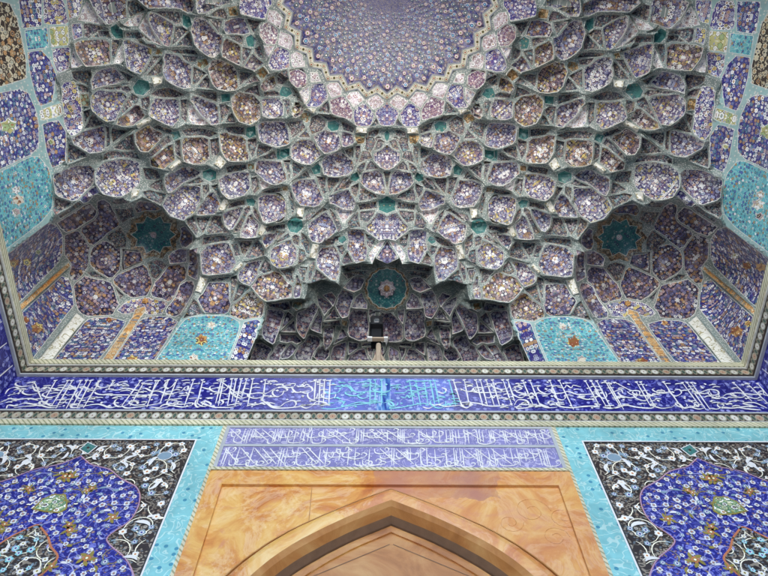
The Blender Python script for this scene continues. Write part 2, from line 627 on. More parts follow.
def floral(name, ground, ground2, petals, leaves, vine, s=8.0, R=.34, keep=.85, rough=.33, motif=.0):
    k = NT(name); loc = k.uv()
    sd = k.n('ShaderNodeUVMap', uv_map='Seed').outputs[0]; sz = k.n('ShaderNodeSeparateXYZ', ins={0: k.n('ShaderNodeUVMap', uv_map='Size').outputs[0]}).outputs[0]
    lx = k.n('ShaderNodeSeparateXYZ', ins={0: loc})
    uv = k.vmath('ADD', k.n('ShaderNodeCombineXYZ', ins={0: k.math('ABSOLUTE', lx.outputs[0]), 1: lx.outputs[1]}).outputs[0], sd)
    rn = k.math('DIVIDE', k.vmath('LENGTH', loc), k.math('ADD', sz, 1e-5))
    th = k.math('ARCTAN2', lx.outputs[0], lx.outputs[1])
    lobe = k.math('MULTIPLY_ADD', k.math('COSINE', k.math('MULTIPLY', th, 8)), .07, .40)
    inmed = k.math('MULTIPLY', k.lt(rn, lobe), k.math('GREATER_THAN', sz, .01))
    edge = k.math('MULTIPLY', k.lt(k.math('ABSOLUTE', k.math('SUBTRACT', rn, lobe)), .03), k.math('GREATER_THAN', sz, .01))
    heart = k.math('MULTIPLY', k.lt(rn, k.math('MULTIPLY_ADD', k.math('COSINE', k.math('MULTIPLY', th, 6)), .02, .065)), k.math('GREATER_THAN', sz, .17))
    g = k.mix(k.math('MULTIPLY_ADD', k.noise(uv, s*.35, 2), 2.2, -.6, clamp=True), ground, ground2)
    g = k.mix(k.math('MULTIPLY', inmed, motif), g, tuple(min(.7, a*1.1+.035*c) for a, c in zip(ground2, (1.5, .9, 1.0))))
    # curling vines: contour lines of a smooth noise
    nz = k.noise(uv, s*.55, 1, .4, .6)
    vm = k.lt(k.math('ABSOLUTE', k.math('SUBTRACT', k.math('FRACT', k.math('MULTIPLY', nz, 5)), .5)), .09)
    col = k.mix(vm, g, vine)
    # leaves
    mp = k.n('ShaderNodeMapping', ins={0: uv, 'Rotation': (0, 0, .6), 'Scale': (1, 1.55, 1)}).outputs[0]
    vb = k.n('ShaderNodeTexVoronoi', voronoi_dimensions='2D', ins={'Vector': mp, 'Scale': s*1.55, 'Randomness': .9})
    sb = k.n('ShaderNodeSeparateColor', ins={0: vb.outputs['Color']})
    lc = k.ramp(sb.outputs[0], [(i/len(leaves), c) for i, c in enumerate(leaves)], True)
    lm = k.math('MULTIPLY', k.lt(vb.outputs['Distance'], .3), k.lt(sb.outputs[1], .56))
    col = k.mix(lm, col, lc)
    # rosettes
    va = k.n('ShaderNodeTexVoronoi', voronoi_dimensions='2D', ins={'Vector': uv, 'Scale': s, 'Randomness': .72})
    sa = k.n('ShaderNodeSeparateColor', ins={0: va.outputs['Color']})
    dv = k.vmath('SUBTRACT', uv, va.outputs['Position'])
    xyz = k.n('ShaderNodeSeparateXYZ', ins={0: dv})
    an = k.math('ARCTAN2', xyz.outputs[1], xyz.outputs[0])
    pr = k.math('MULTIPLY_ADD', k.math('COSINE', k.math('MULTIPLY', an, 6)), .14, 1.0)
    rr = k.math('MULTIPLY', pr, k.math('MULTIPLY_ADD', sa.outputs[1], R*.6, R*.6))
    d = va.outputs['Distance']
    ok = k.lt(sa.outputs[2], keep)
    halo = k.math('MULTIPLY', k.lt(d, k.math('MULTIPLY', rr, 1.3)), ok)
    col = k.mix(halo, col, tuple(c*.45 for c in ground))
    m1 = k.math('MULTIPLY', k.lt(d, rr), ok)
    pc = k.ramp(sa.outputs[0], [(i/len(petals), c) for i, c in enumerate(petals)], True)
    col = k.mix(m1, col, pc)
    wn = k.n('ShaderNodeTexWhiteNoise', noise_dimensions='3D', ins={'Vector': va.outputs['Color']}).outputs['Value']
    m2 = k.math('MULTIPLY', k.lt(d, k.math('MULTIPLY', rr, k.math('MULTIPLY_ADD', wn, .42, .18))), ok)
    col = k.mix(m2, col, k.ramp(wn, [(0, (.20, .05, .035)), (.3, (.02, .03, .14)), (.5, (.10, .20, .22)), (.65, (.35, .16, .05)), (.85, (.04, .03, .05))], True))
    m3 = k.math('MULTIPLY', k.lt(d, k.math('MULTIPLY', rr, .16)), ok)
    col = k.mix(m3, col, (.75, .66, .40))
    if motif > 0:
        col = k.mix(k.math('MULTIPLY', edge, .8), col, vine)
        col = k.mix(heart, col, petals[0])
    return k.done(glaze(k, col), rough, bump=k.noise(uv, s*2.2, 2), bs=.12)
W_ = (.78, .77, .75); PK = (.50, .36, .36); OC = (.46, .27, .12); YL = (.70, .58, .20); TQ = (.12, .42, .46); LB = (.38, .42, .62); LG = (.35, .45, .22); LV = (.36, .38, .52); BR = (.28, .11, .06)
M = {}
W_ = (.86, .85, .82)
M['S'] = floral('indigo_floral_tile', (.018, .016, .10), (.045, .022, .07), [W_, (.62, .58, .5), W_, LV, OC, W_, LB, PK], [W_, LV, W_, TQ, LB, OC], (.15, .13, .27), 18, .5, .97, motif=1)
M['S2'] = floral('violet_floral_tile', (.024, .022, .15), (.055, .03, .11), [W_, W_, LV, PK, W_, YL], [LV, W_, PK, TQ, W_], (.15, .13, .27), 19, .5, .97, motif=1)
M['S3'] = floral('russet_floral_tile', (.035, .02, .04), (.02, .018, .08), [W_, OC, PK, W_, YL, PK], [PK, W_, OC, LV, TQ], (.20, .15, .16), 18, .5, .95, motif=1)
M['V'] = floral('lavender_floral_tile', (.06, .05, .27), (.13, .08, .20), [W_, LV, W_, PK, YL], [W_, LV, PK, TQ, W_], W_, 14, .46, .95)
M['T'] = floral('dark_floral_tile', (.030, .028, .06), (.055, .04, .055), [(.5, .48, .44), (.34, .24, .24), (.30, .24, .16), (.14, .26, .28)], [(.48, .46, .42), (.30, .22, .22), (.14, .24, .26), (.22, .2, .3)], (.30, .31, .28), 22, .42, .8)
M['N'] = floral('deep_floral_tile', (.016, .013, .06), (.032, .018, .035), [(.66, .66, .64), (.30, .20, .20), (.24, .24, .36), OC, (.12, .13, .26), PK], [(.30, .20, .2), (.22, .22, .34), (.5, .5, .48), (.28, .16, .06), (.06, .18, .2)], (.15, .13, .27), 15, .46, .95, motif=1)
M['n'] = floral('midnight_floral_tile', (.012, .012, .075), (.025, .018, .045), [(.5, .5, .5), (.26, .24, .38), (.3, .18, .2), (.4, .4, .42)], [(.26, .24, .36), (.42, .42, .4), (.28, .16, .18)], (.24, .23, .28), 16, .46, .95, motif=0.6)  # central niche: shade of its depth partly put into the tile colour
M['K'] = floral('cobalt_floral_tile', (.022, .022, .24), (.05, .03, .20), [W_, W_, LB, PK], [W_, LV, PK], (.15, .13, .27), 14, .46, .95, motif=1)
M['M'] = floral('mauve_floral_tile', (.12, .05, .16), (.16, .07, .12), [W_, PK, W_], [W_, PK, PK, LV], PK, 18, .4, .9)
M['P'] = floral('pink_floral_tile', (.52, .44, .48), (.56, .50, .54), [W_, PK], [W_, PK, BR], W_, 10, .4, .5, motif=0.8)
M['B'] = floral('blue_panel_tile', (.025, .025, .21), (.05, .03, .17), [(.74, .74, .74), LV, OC, (.12, .14, .42), W_, PK, (.10, .22, .32)], [LV, (.10, .12, .40), TQ, (.6, .6, .62), (.34, .18, .08)], (.15, .13, .27), 14, .46, .97)
M['X'] = floral('turquoise_panel_tile', (.11, .43, .46), (.16, .48, .50), [(.05, .10, .42), W_, (.05, .12, .40), (.06, .28, .40), OC], [(.45, .6, .6), (.05, .22, .42), (.06, .36, .42), OC, (.08, .34, .4)], (.42, .62, .60), 16, .34, .7)
M['D'] = floral('umber_scroll_tile', (.03, .02, .02), (.06, .04, .03), [(.62, .55, .38), OC, (.6, .55, .4)], [(.62, .55, .38), (.5, .4, .2), (.62, .55, .38)], (.62, .55, .38), 9, .42, .9)
M['E'] = floral('yellow_floral_tile', (.50, .46, .14), (.62, .58, .30), [W_, LG, W_], [LG, W_, LV], W_, 8, .4, .9)
M['W'] = floral('pale_floral_tile', (.58, .56, .54), (.66, .60, .60), [W_, PK, LV], [W_, PK, BR, LV], W_, 14, .4, .8)
M['G'] = floral('teal_star_tile', (.035, .15, .145), (.05, .19, .17), [(.20, .36, .32), (.05, .12, .16)], [(.09, .24, .22), (.08, .2, .20)], (.12, .27, .25), 11, .26, .5)
M['g'] = floral('teal_medallion_tile', (.02, .13, .145), (.03, .16, .165), [(.30, .42, .42), (.03, .06, .14), (.2, .36, .36)], [(.06, .22, .22), (.03, .07, .13), (.14, .28, .27)], (.10, .25, .24), 11, .24, .7)
M['O'] = floral('ochre_lozenge_tile', (.22, .12, .045), (.28, .17, .07), [(.6, .42, .2), (.3, .4, .3)], [(.5, .36, .2), (.12, .2, .2)], (.45, .38, .25), 10, .4, .8)
M['Y'] = floral('orange_strip_tile', (.62, .32, .10), (.70, .42, .17), [(.3, .3, .3), (.75, .6, .4)], [(.45, .18, .05), (.75, .6, .35)], (.78, .6, .38), 9, .34, .8)
def lattice(name, a, b, c, sc=1.0, pr=.45):
    k = NT(name); uv = k.uv(); tc = k.n('ShaderNodeTexCoord').outputs['Object']
    col = k.mix(k.math('MULTIPLY_ADD', k.noise(tc, 2.2, 3), 3, -1, clamp=True), a, b)
    v = k.n('ShaderNodeTexVoronoi', voronoi_dimensions='2D', ins={'Vector': uv, 'Scale': 16*sc, 'Randomness': .8})
    sv = k.n('ShaderNodeSeparateColor', ins={0: v.outputs['Color']})
    m = k.math('MULTIPLY', k.lt(v.outputs['Distance'], .26), k.lt(sv.outputs[0], pr))
    col = k.mix(m, col, c)
    return k.done(glaze(k, col), .45, bump=k.noise(uv, 20, 2), bs=.1)
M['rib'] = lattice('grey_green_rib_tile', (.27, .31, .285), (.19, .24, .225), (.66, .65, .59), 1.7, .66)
M['ribd'] = lattice('dark_teal_rib_tile', (.13, .155, .14), (.09, .115, .11), (.36, .36, .32), 1.7, .6)  # ribs of the central niche, colour darkened for its shade
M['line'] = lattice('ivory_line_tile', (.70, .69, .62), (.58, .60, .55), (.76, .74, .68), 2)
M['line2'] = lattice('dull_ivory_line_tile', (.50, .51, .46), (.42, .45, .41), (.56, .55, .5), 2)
M['pale'] = lattice('pale_teal_rib_tile', (.36, .50, .48), (.28, .44, .42), (.62, .62, .55))
def plain(name, c, rough=.5, var=.12, sc=6, spec=.5, metal=0):
    k = NT(name); tc = k.n('ShaderNodeTexCoord').outputs['Object']
    f = k.math('MULTIPLY_ADD', k.noise(tc, sc, 5, .6), var*4, 1-var*2)
    col = k.mix(1.0, c, k.n('ShaderNodeCombineColor', ins={0: f, 1: f, 2: f}).outputs[0], 'MULTIPLY')
    k.b.inputs['Metallic'].default_value = metal
    return k.done(col, rough, spec=spec)
M['black'] = plain('black_housing', (.012, .012, .014), .4)
M['white'] = plain('white_enamel', (.78, .78, .76), .45)
M['glass'] = plain('lamp_glass', (.16, .17, .18), .15)
M['post'] = plain('sandy_post', (.42, .33, .24), .7)
M['grime_shade'] = plain('grimy_shade_stone', (.17, .10, .06), .8, .2)  # dirt of the joints, and shade painted under the arch roll
M['ivory'] = plain('ivory_glaze', (.74, .73, .72), .4, .08)
M['cream'] = plain('cream_glaze', (.92, .88, .70), .45, .1)
M['umber'] = plain('umber_glaze', (.035, .026, .024), .35, .2)
M['cob'] = plain('cobalt_glaze', (.018, .022, .26), .3, .2)
M['cyan'] = plain('turquoise_glaze', (.25, .60, .66), .35, .12)
M['dusk'] = plain('blue_grey_glaze', (.22, .32, .40), .35, .15)
M['gold'] = plain('olive_gold_glaze', (.27, .22, .045), .4, .15)
M['green'] = plain('green_glaze', (.10, .30, .14), .4, .2)
M['orange'] = plain('orange_glaze', (.50, .18, .08), .4, .15)
M['rose'] = plain('rose_glaze', (.55, .30, .34), .4, .15)
M['lav'] = plain('lavender_line_glaze', (.34, .34, .62), .4, .15)
M['grey'] = plain('grey_line_tile', (.40, .42, .44), .45, .12)
M['lead'] = plain('lead_dark_joint', (.03, .03, .032), .6, .2)
def band_mat(name, faded):
    k = NT(name); uv = k.uv()
    nz = k.noise(uv, 5.5, 1.5, .5, 1.0)
    vm = k.lt(k.math('ABSOLUTE', k.math('SUBTRACT', k.math('FRACT', k.math('MULTIPLY', nz, 5)), .5)), .11)
    v = k.n('ShaderNodeTexVoronoi', voronoi_dimensions='2D', ins={'Vector': uv, 'Scale': 9, 'Randomness': .9})
    sv = k.n('ShaderNodeSeparateColor', ins={0: v.outputs['Color']})
    fm = k.math('MULTIPLY', k.lt(v.outputs['Distance'], .26), k.lt(sv.outputs[0], .4))
    g, l, fl = ((.012, .011, .17), (.11, .12, .40), (.26, .28, .55)) if not faded else ((.13, .17, .50), (.30, .33, .66), (.34, .46, .72))
    col = k.mix(fm, k.mix(vm, g, l), fl)
    if True:   # worn, greyer glaze towards the restored middle of the band
        x = k.n('ShaderNodeSeparateXYZ', ins={0: k.n('ShaderNodeTexCoord').outputs['Object']}).outputs[0]
        ax = k.math('ABSOLUTE', k.math('ADD', x, .12))
        w = k.math('SUBTRACT', 1.0, k.math('DIVIDE', k.math('SUBTRACT', ax, .8), 1.6), clamp=True)
        if not faded: col = k.mix(k.math('MULTIPLY', w, .45), col, (.34, .34, .60))
    return k.done(glaze(k, col), .3, bump=k.noise(uv, 20, 2), bs=.1)
M['band'] = band_mat('cobalt_inscription_ground', False)
M['bandf'] = band_mat('faded_inscription_ground', True)
M['pcob'] = floral('cobalt_medallion_ground', (.010, .011, .20), (.02, .022, .20), [LB, (.10, .12, .45), (.3, .2, .2)], [(.14, .16, .48), (.08, .10, .45), (.30, .17, .12), (.05, .06, .36)], (.16, .18, .52), 14, .26, .35)
M['pdark'] = floral('umber_panel_ground', (.024, .016, .016), (.038, .026, .024), [(.22, .28, .32), (.42, .38, .32), (.2, .14, .1)], [(.26, .22, .17), (.13, .17, .20), (.3, .26, .2)], (.28, .24, .19), 13, .28, .4)
k = NT('turquoise_border_tile'); uv = k.uv()
nz = k.noise(uv, 6, 1.2, .5, .8)
vm = k.lt(k.math('ABSOLUTE', k.math('SUBTRACT', k.math('FRACT', k.math('MULTIPLY', nz, 5)), .5)), .10)
v = k.n('ShaderNodeTexVoronoi', voronoi_dimensions='2D', ins={'Vector': uv, 'Scale': 8, 'Randomness': .8})
sv = k.n('ShaderNodeSeparateColor', ins={0: v.outputs['Color']})
c = k.mix(vm, (.21, .50, .52), (.42, .64, .62)); c = k.mix(k.math('MULTIPLY', k.lt(v.outputs['Distance'], .2), k.lt(sv.outputs[0], .3)), c, (.05, .24, .34))
M['tborder'] = k.done(glaze(k, c), .35)
k = NT('rope_border_tile'); uv = k.uv(); x = k.n('ShaderNodeSeparateXYZ', ins={0: uv})
d = k.math('FRACT', k.math('MULTIPLY', k.math('ADD', x.outputs[0], x.outputs[1]), 13.0))
M['rope'] = k.done(glaze(k, k.mix(k.lt(d, .35), (.60, .56, .40), (.30, .30, .17))), .5)
k = NT('chain_border_tile'); uv = k.uv(); x = k.n('ShaderNodeSeparateXYZ', ins={0: uv})   # u along, v in -.5..+.5 of its width
def ell(off, ru, rv, per=.19):
    a = k.math('SUBTRACT', k.math('FRACT', k.math('ADD', k.math('DIVIDE', x.outputs[0], per), off)), .5)
    a = k.math('DIVIDE', a, ru); b = k.math('DIVIDE', x.outputs[1], rv)
    return k.lt(k.math('ADD', k.math('MULTIPLY', a, a), k.math('MULTIPLY', b, b)), 1.0)
per2 = k.n('ShaderNodeTexWhiteNoise', noise_dimensions='1D', ins={'W': k.math('FLOOR', k.math('DIVIDE', x.outputs[0], .19))})
cc = k.ramp(per2.outputs['Value'], [(0, (.60, .58, .52)), (.4, (.42, .27, .18)), (.6, (.60, .58, .50)), (.8, (.44, .38, .28))], True)
col = k.mix(ell(.5, .20, .40), (.045, .03, .022), (.26, .23, .16)); col = k.mix(ell(.5, .12, .26), col, (.05, .09, .07))
col = k.mix(ell(0, .31, .38), col, (.36, .36, .28)); col = k.mix(ell(0, .25, .27), col, cc); col = k.mix(ell(0, .05, .08), col, (.20, .08, .05))
M['chain'] = k.done(glaze(k, col), .4)
k = NT('orange_marble'); tc = k.n('ShaderNodeTexCoord').outputs['Object']
n1 = k.noise(tc, 1.3, 8, .66, 1.5); n2 = k.noise(tc, 2.3, 5, .6, 2.2)
col = k.ramp(n1, [(.30, (.40, .11, .025)), (.41, (.52, .18, .035)), (.50, (.62, .28, .06)), (.59, (.70, .40, .11)), (.74, (.76, .55, .25))])
col = k.mix(k.math('MULTIPLY_ADD', n2, 4.5, -2.5, clamp=True), col, (.58, .24, .13))
vn = k.math('ABSOLUTE', k.math('SUBTRACT', k.noise(tc, 1.3, 6, .7, 1.0), .5))
col = k.mix(k.math('MULTIPLY', k.math('SUBTRACT', 1.0, k.math('MULTIPLY', vn, 22), clamp=True), .28), col, (.86, .70, .46))
sp = k.n('ShaderNodeSeparateXYZ', ins={0: tc})
# a purplish run of old staining right of the middle of the lintel
wob = k.math('MULTIPLY', k.math('SUBTRACT', k.noise(tc, 3.0, 3), .5), .5)
sx = k.math('MULTIPLY', k.math('MULTIPLY', k.lt(k.math('ADD', k.math('MULTIPLY', k.math('ABSOLUTE', k.math('SUBTRACT', sp.outputs[0], .62)), 1.0), wob), .78), k.math('GREATER_THAN', sp.outputs[0], -.22)), k.math('GREATER_THAN', k.math('ADD', sp.outputs[2], wob), 6.62))
col = k.mix(k.math('MULTIPLY', sx, k.math('MULTIPLY_ADD', k.noise(tc, 2.2, 4), 2.6, -.7, clamp=True)), col, (.34, .15, .12))
rx_ = k.math('MULTIPLY', k.math('GREATER_THAN', sp.outputs[0], -.22), k.math('MULTIPLY_ADD', k.noise(tc, 1.1, 4), 1.6, -.35, clamp=True))
col = k.mix(k.math('MULTIPLY', rx_, .7), col, (.58, .25, .12))
M['marble'] = k.done(col, k.math('MULTIPLY_ADD', n2, .3, .25), bump=k.noise(tc, 14, 5), bs=.08)
k = NT('brown_shade_marble'); tc = k.n('ShaderNodeTexCoord').outputs['Object']
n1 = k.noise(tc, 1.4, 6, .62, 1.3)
M['marble2'] = k.done(k.ramp(n1, [(.3, (.26, .10, .03)), (.5, (.42, .19, .06)), (.7, (.54, .31, .12))]), .35, bump=k.noise(tc, 14, 5), bs=.08)  # on the roll moulding this darker marble paints its shading
k = NT('dome_ground_tile'); uv = k.uv()
v = k.n('ShaderNodeTexVoronoi', voronoi_dimensions='2D', ins={'Vector': uv, 'Scale': 1.0, 'Randomness': .55})
sv = k.n('ShaderNodeSeparateColor', ins={0: v.outputs['Color']})
nz = k.noise(uv, 1.1, 1, .5, .6)
vm = k.lt(k.math('ABSOLUTE', k.math('SUBTRACT', k.math('FRACT', k.math('MULTIPLY', nz, 6)), .5)), .12)
col = k.mix(vm, (.09, .085, .20), (.36, .31, .28))
col = k.mix(k.lt(v.outputs['Distance'], .33), col, k.ramp(sv.outputs[0], [(0, (.30, .25, .20)), (.3, (.05, .055, .24)), (.55, (.45, .38, .36)), (.8, (.14, .14, .32))], True))
M['dome'] = k.done(glaze(k, col), .4)
k = NT('slab_scroll'); uv = k.uv(); nz = k.noise(uv, 5, 1, .5, 1.2)
vm = k.lt(k.math('ABSOLUTE', k.math('SUBTRACT', k.math('FRACT', k.math('MULTIPLY', nz, 5)), .5)), .08)
M['L'] = k.done(k.mix(vm, (.80, .78, .70), (.40, .36, .20)), .45)
k = NT('paving_stone'); tc = k.n('ShaderNodeTexCoord').outputs['Object']
br = k.n('ShaderNodeTexBrick', ins={'Vector': tc, 'Color1': (.64, .60, .54, 1), 'Color2': (.58, .54, .48, 1), 'Mortar': (.3, .28, .25, 1), 'Scale': .8, 'Mortar Size': .01})
M['ground'] = k.done(k.mix(k.math('MULTIPLY', k.noise(tc, .6, 4), .5), br.outputs[0], (.6, .56, .5)), .7)
M['plaster'] = plain('sand_plaster', (.45, .38, .29), .8)
# ------------------------------------------------------------------ object helpers
def empty(name, label, cat, group=None, loc=(0, 0, 0)):
    o = bpy.data.objects.new(name, None); COL.objects.link(o); o.location = loc
    o.empty_display_size = .2
    o['label'] = label; o['category'] = cat
    if group: o['group'] = group
    return o
class MB:
    """verts, faces, per-loop uv and material slots gathered into one mesh object"""
    def __init__(s): s.v = []; s.f = []; s.uv = []; s.m = []; s.mats = []
    def mi(s, m):
        if m not in s.mats: s.mats.append(m)
        return s.mats.index(m)
    def face(s, pts, m, uv=None):
        b = len(s.v); s.v += [tuple(p) for p in pts]; s.f.append(tuple(range(b, b+len(pts)))); s.m.append(s.mi(m))
        s.uv += list(uv) if uv else [(p[0], p[2]) for p in pts]
    def box(s, a, b, m, uvm=None):
        x0, y0, z0 = a; x1, y1, z1 = b
        P = [(x0, y0, z0), (x1, y0, z0), (x1, y1, z0), (x0, y1, z0), (x0, y0, z1), (x1, y0, z1), (x1, y1, z1), (x0, y1, z1)]
        for q in ((0, 1, 5, 4), (1, 2, 6, 5), (2, 3, 7, 6), (3, 0, 4, 7), (4, 5, 6, 7), (3, 2, 1, 0)):
            pts = [P[i] for i in q]
            fl = abs(pts[0][0]-pts[2][0]) < 1e-6
            uv = [((p[1] if fl else p[0]), (p[2] if abs(pts[0][2]-pts[2][2]) > 1e-6 else p[1])) for p in pts]
            if uvm: uv = [uvm(*p) for p in pts]
            s.face(pts, m, uv)
    def tube(s, pts, r, m, n=10, closed_ends=True):
        pts = [Vector(p) for p in pts]; rings = []
        for i, p in enumerate(pts):
            t = (pts[min(i+1, len(pts)-1)]-pts[max(i-1, 0)]).normalized()
            a = t.orthogonal().normalized(); b = t.cross(a)
            rr = r[i] if isinstance(r, (list, tuple)) else r
            rings.append([p+a*rr*math.cos(2*math.pi*j/n)+b*rr*math.sin(2*math.pi*j/n) for j in range(n)])
        for i in range(len(rings)-1):
            for j in range(n):
                s.face([rings[i][j], rings[i][(j+1) % n], rings[i+1][(j+1) % n], rings[i+1][j]], m)
        if closed_ends: s.face(rings[0][::-1], m); s.face(rings[-1], m)
    def build(s, name, parent=None, smooth=False, weld=True):
        me = bpy.data.meshes.new(name); me.from_pydata(s.v, [], s.f)
        for m in s.mats: me.materials.append(M[m])
        me.polygons.foreach_set('material_index', s.m)
        ul = me.uv_layers.new(name='UVMap'); ul.data.foreach_set('uv', [c for p in s.uv for c in p])
        if smooth: me.polygons.foreach_set('use_smooth', [True]*len(s.f))
        me.update(); o = bpy.data.objects.new(name, me); COL.objects.link(o)
        if parent: o.parent = parent; o.matrix_parent_inverse = Matrix.Translation(-parent.location)
        return o
def top(o, label, cat, group=None, kind=None):
    o['label'] = label; o['category'] = cat
    if group: o['group'] = group
    if kind: o['kind'] = kind
    return o
# ------------------------------------------------------------------ the vault as a surface
Z0, Z1, RB, RT = 10.9, 17.0, 6.05, 2.5
def prof(z):
    s = min(max((z-Z0)/(Z1-Z0), 0), 1)
    return RB-(RB-RT)*s**1.55, 2+9*(1-s)**3+40*math.exp(-s*22)
def t_vault(d):
    lo, hi = 4.0, 60.0
    for _ in range(34):
        t = (lo+hi)/2; p = CAM+d*t; R, n = prof(p.z)
        x = abs(p.x)*RB/(XW+.02); y = abs(p.y)
        q = (x**n+y**n)**(1/n)
        if q > R or p.z > Z1+.06: hi = t
        else: lo = t
    return (lo+hi)/2
def ringR(): 
    d = ray(382, 101.7); t = Z1/d.z; return (CAM+d*t).y
RO = ringR(); RT = RO*.94; print('RO', RO)
def zig(phi_k, outer, half=0):
    pass
def ring_poly(r_pt, r_mid, z=Z1, n=32):
    out = []
    for i in range(2*n):
        a = math.pi/n*i; r = r_pt if i % 2 == 0 else r_mid
        out.append(Vector((r*math.sin(a), r*math.cos(a), z)))
    return out
RINGO = ring_poly(RO, RO*.935)
ringpx = [project(p) for p in RINGO]
def inside(poly, x, y):
    c = False; j = len(poly)-1
    for i in range(len(poly)):
        xi, yi = poly[i]; xj, yj = poly[j]
        if (yi > y) != (yj > y) and x < (xj-xi)*(y-yi)/(yj-yi)+xi: c = not c
        j = i
    return c
def sdist(px, py, segs):
    """distances from many points to many segments -> min distance and nearest point"""
    A = segs[:, 0]; B = segs[:, 1]; best = np.full(len(px), 1e9); bx = np.zeros(len(px)); by = np.zeros(len(px))
    for a, b in zip(A, B):
        ab = b-a; L = max(ab@ab, 1e-9)
        t = np.clip(((px-a[0])*ab[0]+(py-a[1])*ab[1])/L, 0, 1)
        qx = a[0]+t*ab[0]; qy = a[1]+t*ab[1]; dd = np.hypot(px-qx, py-qy)
        m = dd < best; best[m] = dd[m]; bx[m] = qx[m]; by[m] = qy[m]
    return best, bx, by
FACES = []; ox = oy = 0; sc = 1
for ln in FDATA.strip().split('\n'):
    w = ln.split()
    if w[0][0] == '@':
        ox, oy = float(w[1]), float(w[2]); sc = 1 if w[0] == '@.' else 6
    else:
        v = [float(a) for a in w[1:]]
        pts = [(ox+v[i]/sc, oy+v[i+1]/sc) for i in range(0, len(v), 2)]
        ar = sum(pts[i-1][0]*pts[i][1]-pts[i][0]*pts[i-1][1] for i in range(len(pts)))
        if ar < 0: pts = pts[::-1]
        FACES.append((w[0], pts))
RIDGE = [[(float(a[i]), float(a[i+1])) for i in range(0, len(a), 2)] for a in (l.split() for l in RDATA.strip().split('\n'))]
MOUTH = RIDGE[-1]
REG = {
 'corner': [(-70, 312), (-20, 273), (0, 259), (53, 219), (73, 206), (93, 195), (131, 204), (140, 199), (160, 209), (168, 219), (181, 223), (194, 240), (187, 249), (197, 256), (198, 276), (191, 297), (180, 317), (150, 368), (140, 396), (-70, 396)],
 'pier': [(150, 368), (180, 317), (186, 314), (240, 313), (262, 317), (258, 330), (243, 368), (236, 396), (140, 396)],
 'central': [(236, 396), (243, 368), (258, 330), (262, 317)]+MOUTH[2:]+[(395, 264), (395, 396)],
 'side': [(-70, -40), (66, -40), (68, 40), (55, 76), (56, 100), (66, 135), (52, 172), (53, 219), (0, 259), (-20, 273), (-70, 312)],
}
def chaikin(p, n=1):
    for _ in range(n):
        q = []
        for i in range(len(p)):
            a, b = p[i], p[(i+1) % len(p)]
            q += [(a[0]*.87+b[0]*.13, a[1]*.87+b[1]*.13), (a[0]*.13+b[0]*.87, a[1]*.13+b[1]*.87)]
        p = q
    return p
def inset(p, w):
    n = len(p); out = []
    for i in range(n):
        a, b, c = Vector(p[i-1]), Vector(p[i]), Vector(p[(i+1) % n])
        e1 = (b-a).normalized(); e2 = (c-b).normalized()
        n1 = Vector((-e1.y, e1.x)); n2 = Vector((-e2.y, e2.x))
        m = n1+n2
        if m.length < 1e-4: m = n1
        m = m.normalized(); out.append(tuple(b+m*(w/max(.45, m.dot(n1)))))
    return out
def area(p): return sum(p[i-1][0]*p[i][1]-p[i][0]*p[i-1][1] for i in range(len(p)))/2
# the two big star medallions, and the lobed one of the middle niche
def starpoly(cx, cy, rx, ry, n, k, ph=0):
    return [(cx+(rx if i % 2 == 0 else rx*k)*math.cos(ph+math.pi*i/n), cy+(ry if i % 2 == 0 else ry*k)*math.sin(ph+math.pi*i/n)) for i in range(2*n)]
FACES = [('r', starpoly(151.8, 234.7, 28.5, 26, 10, .84))] + FACES
FACES.append(('g', starpoly(151.8, 234.7, 22.5, 20, 10, .76)))
AXC = 383.6
def pset(cx, cy, r, n=10): return [(cx+r*math.cos(2*math.pi*i/n), cy+r*math.sin(2*math.pi*i/n)) for i in range(n)]
FACES.append(('q', pset(151.8, 234.7, 3.2)))
FACES.append(('r', starpoly(AXC, 288.5, 23.5, 23, 16, .95)))
FACES.append(('g', starpoly(AXC, 288.5, 20.5, 20.5, 16, .95)))
FACES.append(('q', starpoly(AXC, 288.5, 9.5, 9.5, 8, .8)))
FACES.append(('o', pset(AXC, 288.5, 3.4, 12)))
ORN = [('o', (14, 263), 5.5), ('o', (27, 262), 5), ('e', (38, 252), 3.5), ('o', (37, 328), 7), ('o', (26, 320), 4), ('o', (132, 360), 6.5), ('C', (132, 368), 4), ('o', (108, 320), 3.5), ('o', (144, 301), 4), ('e', (9, 126), 9.5), ('c2', (18, 200), 7), ('c2', (16, 212), 5), ('c2', (16, 190), 5), ('o', (200, 340), 7), ('c2', (210, 325), 4.5), ('c2', (193, 358), 5.5), ('e', (50, 142), 4)]
for t_, (cx, cy), r in ORN:
    FACES.append((t_, starpoly(cx, cy, r, r*.9, 6, .7, .4)))
M['cart'] = floral('green_cartouche_tile', (.10, .24, .12), (.16, .30, .16), [(.5, .55, .3), W_], [(.45, .5, .25), W_, (.08, .2, .1)], (.48, .52, .3), 12, .4, .7)
M['e'] = floral('green_gold_motif', (.50, .50, .22), (.42, .36, .14), [W_, LG], [LG, W_, YL, BR], W_, 7, .4, .9)
M['o'] = floral('ochre_motif', (.50, .26, .08), (.60, .36, .14), [(.3, .09, .04), YL], [(.32, .12, .05), YL, W_], (.28, .12, .05), 8, .4, .9)
M['c2'] = floral('cream_motif', (.74, .70, .60), (.70, .62, .48), [W_, PK], [OC, W_, BR], OC, 8, .4, .8)
M['q'] = M['P']; M['r'] = floral('brown_star_border', (.07, .045, .03), (.10, .07, .045), [(.42, .38, .28), OC], [(.36, .30, .2), (.3, .18, .08)], (.34, .30, .2), 14, .42, .9)
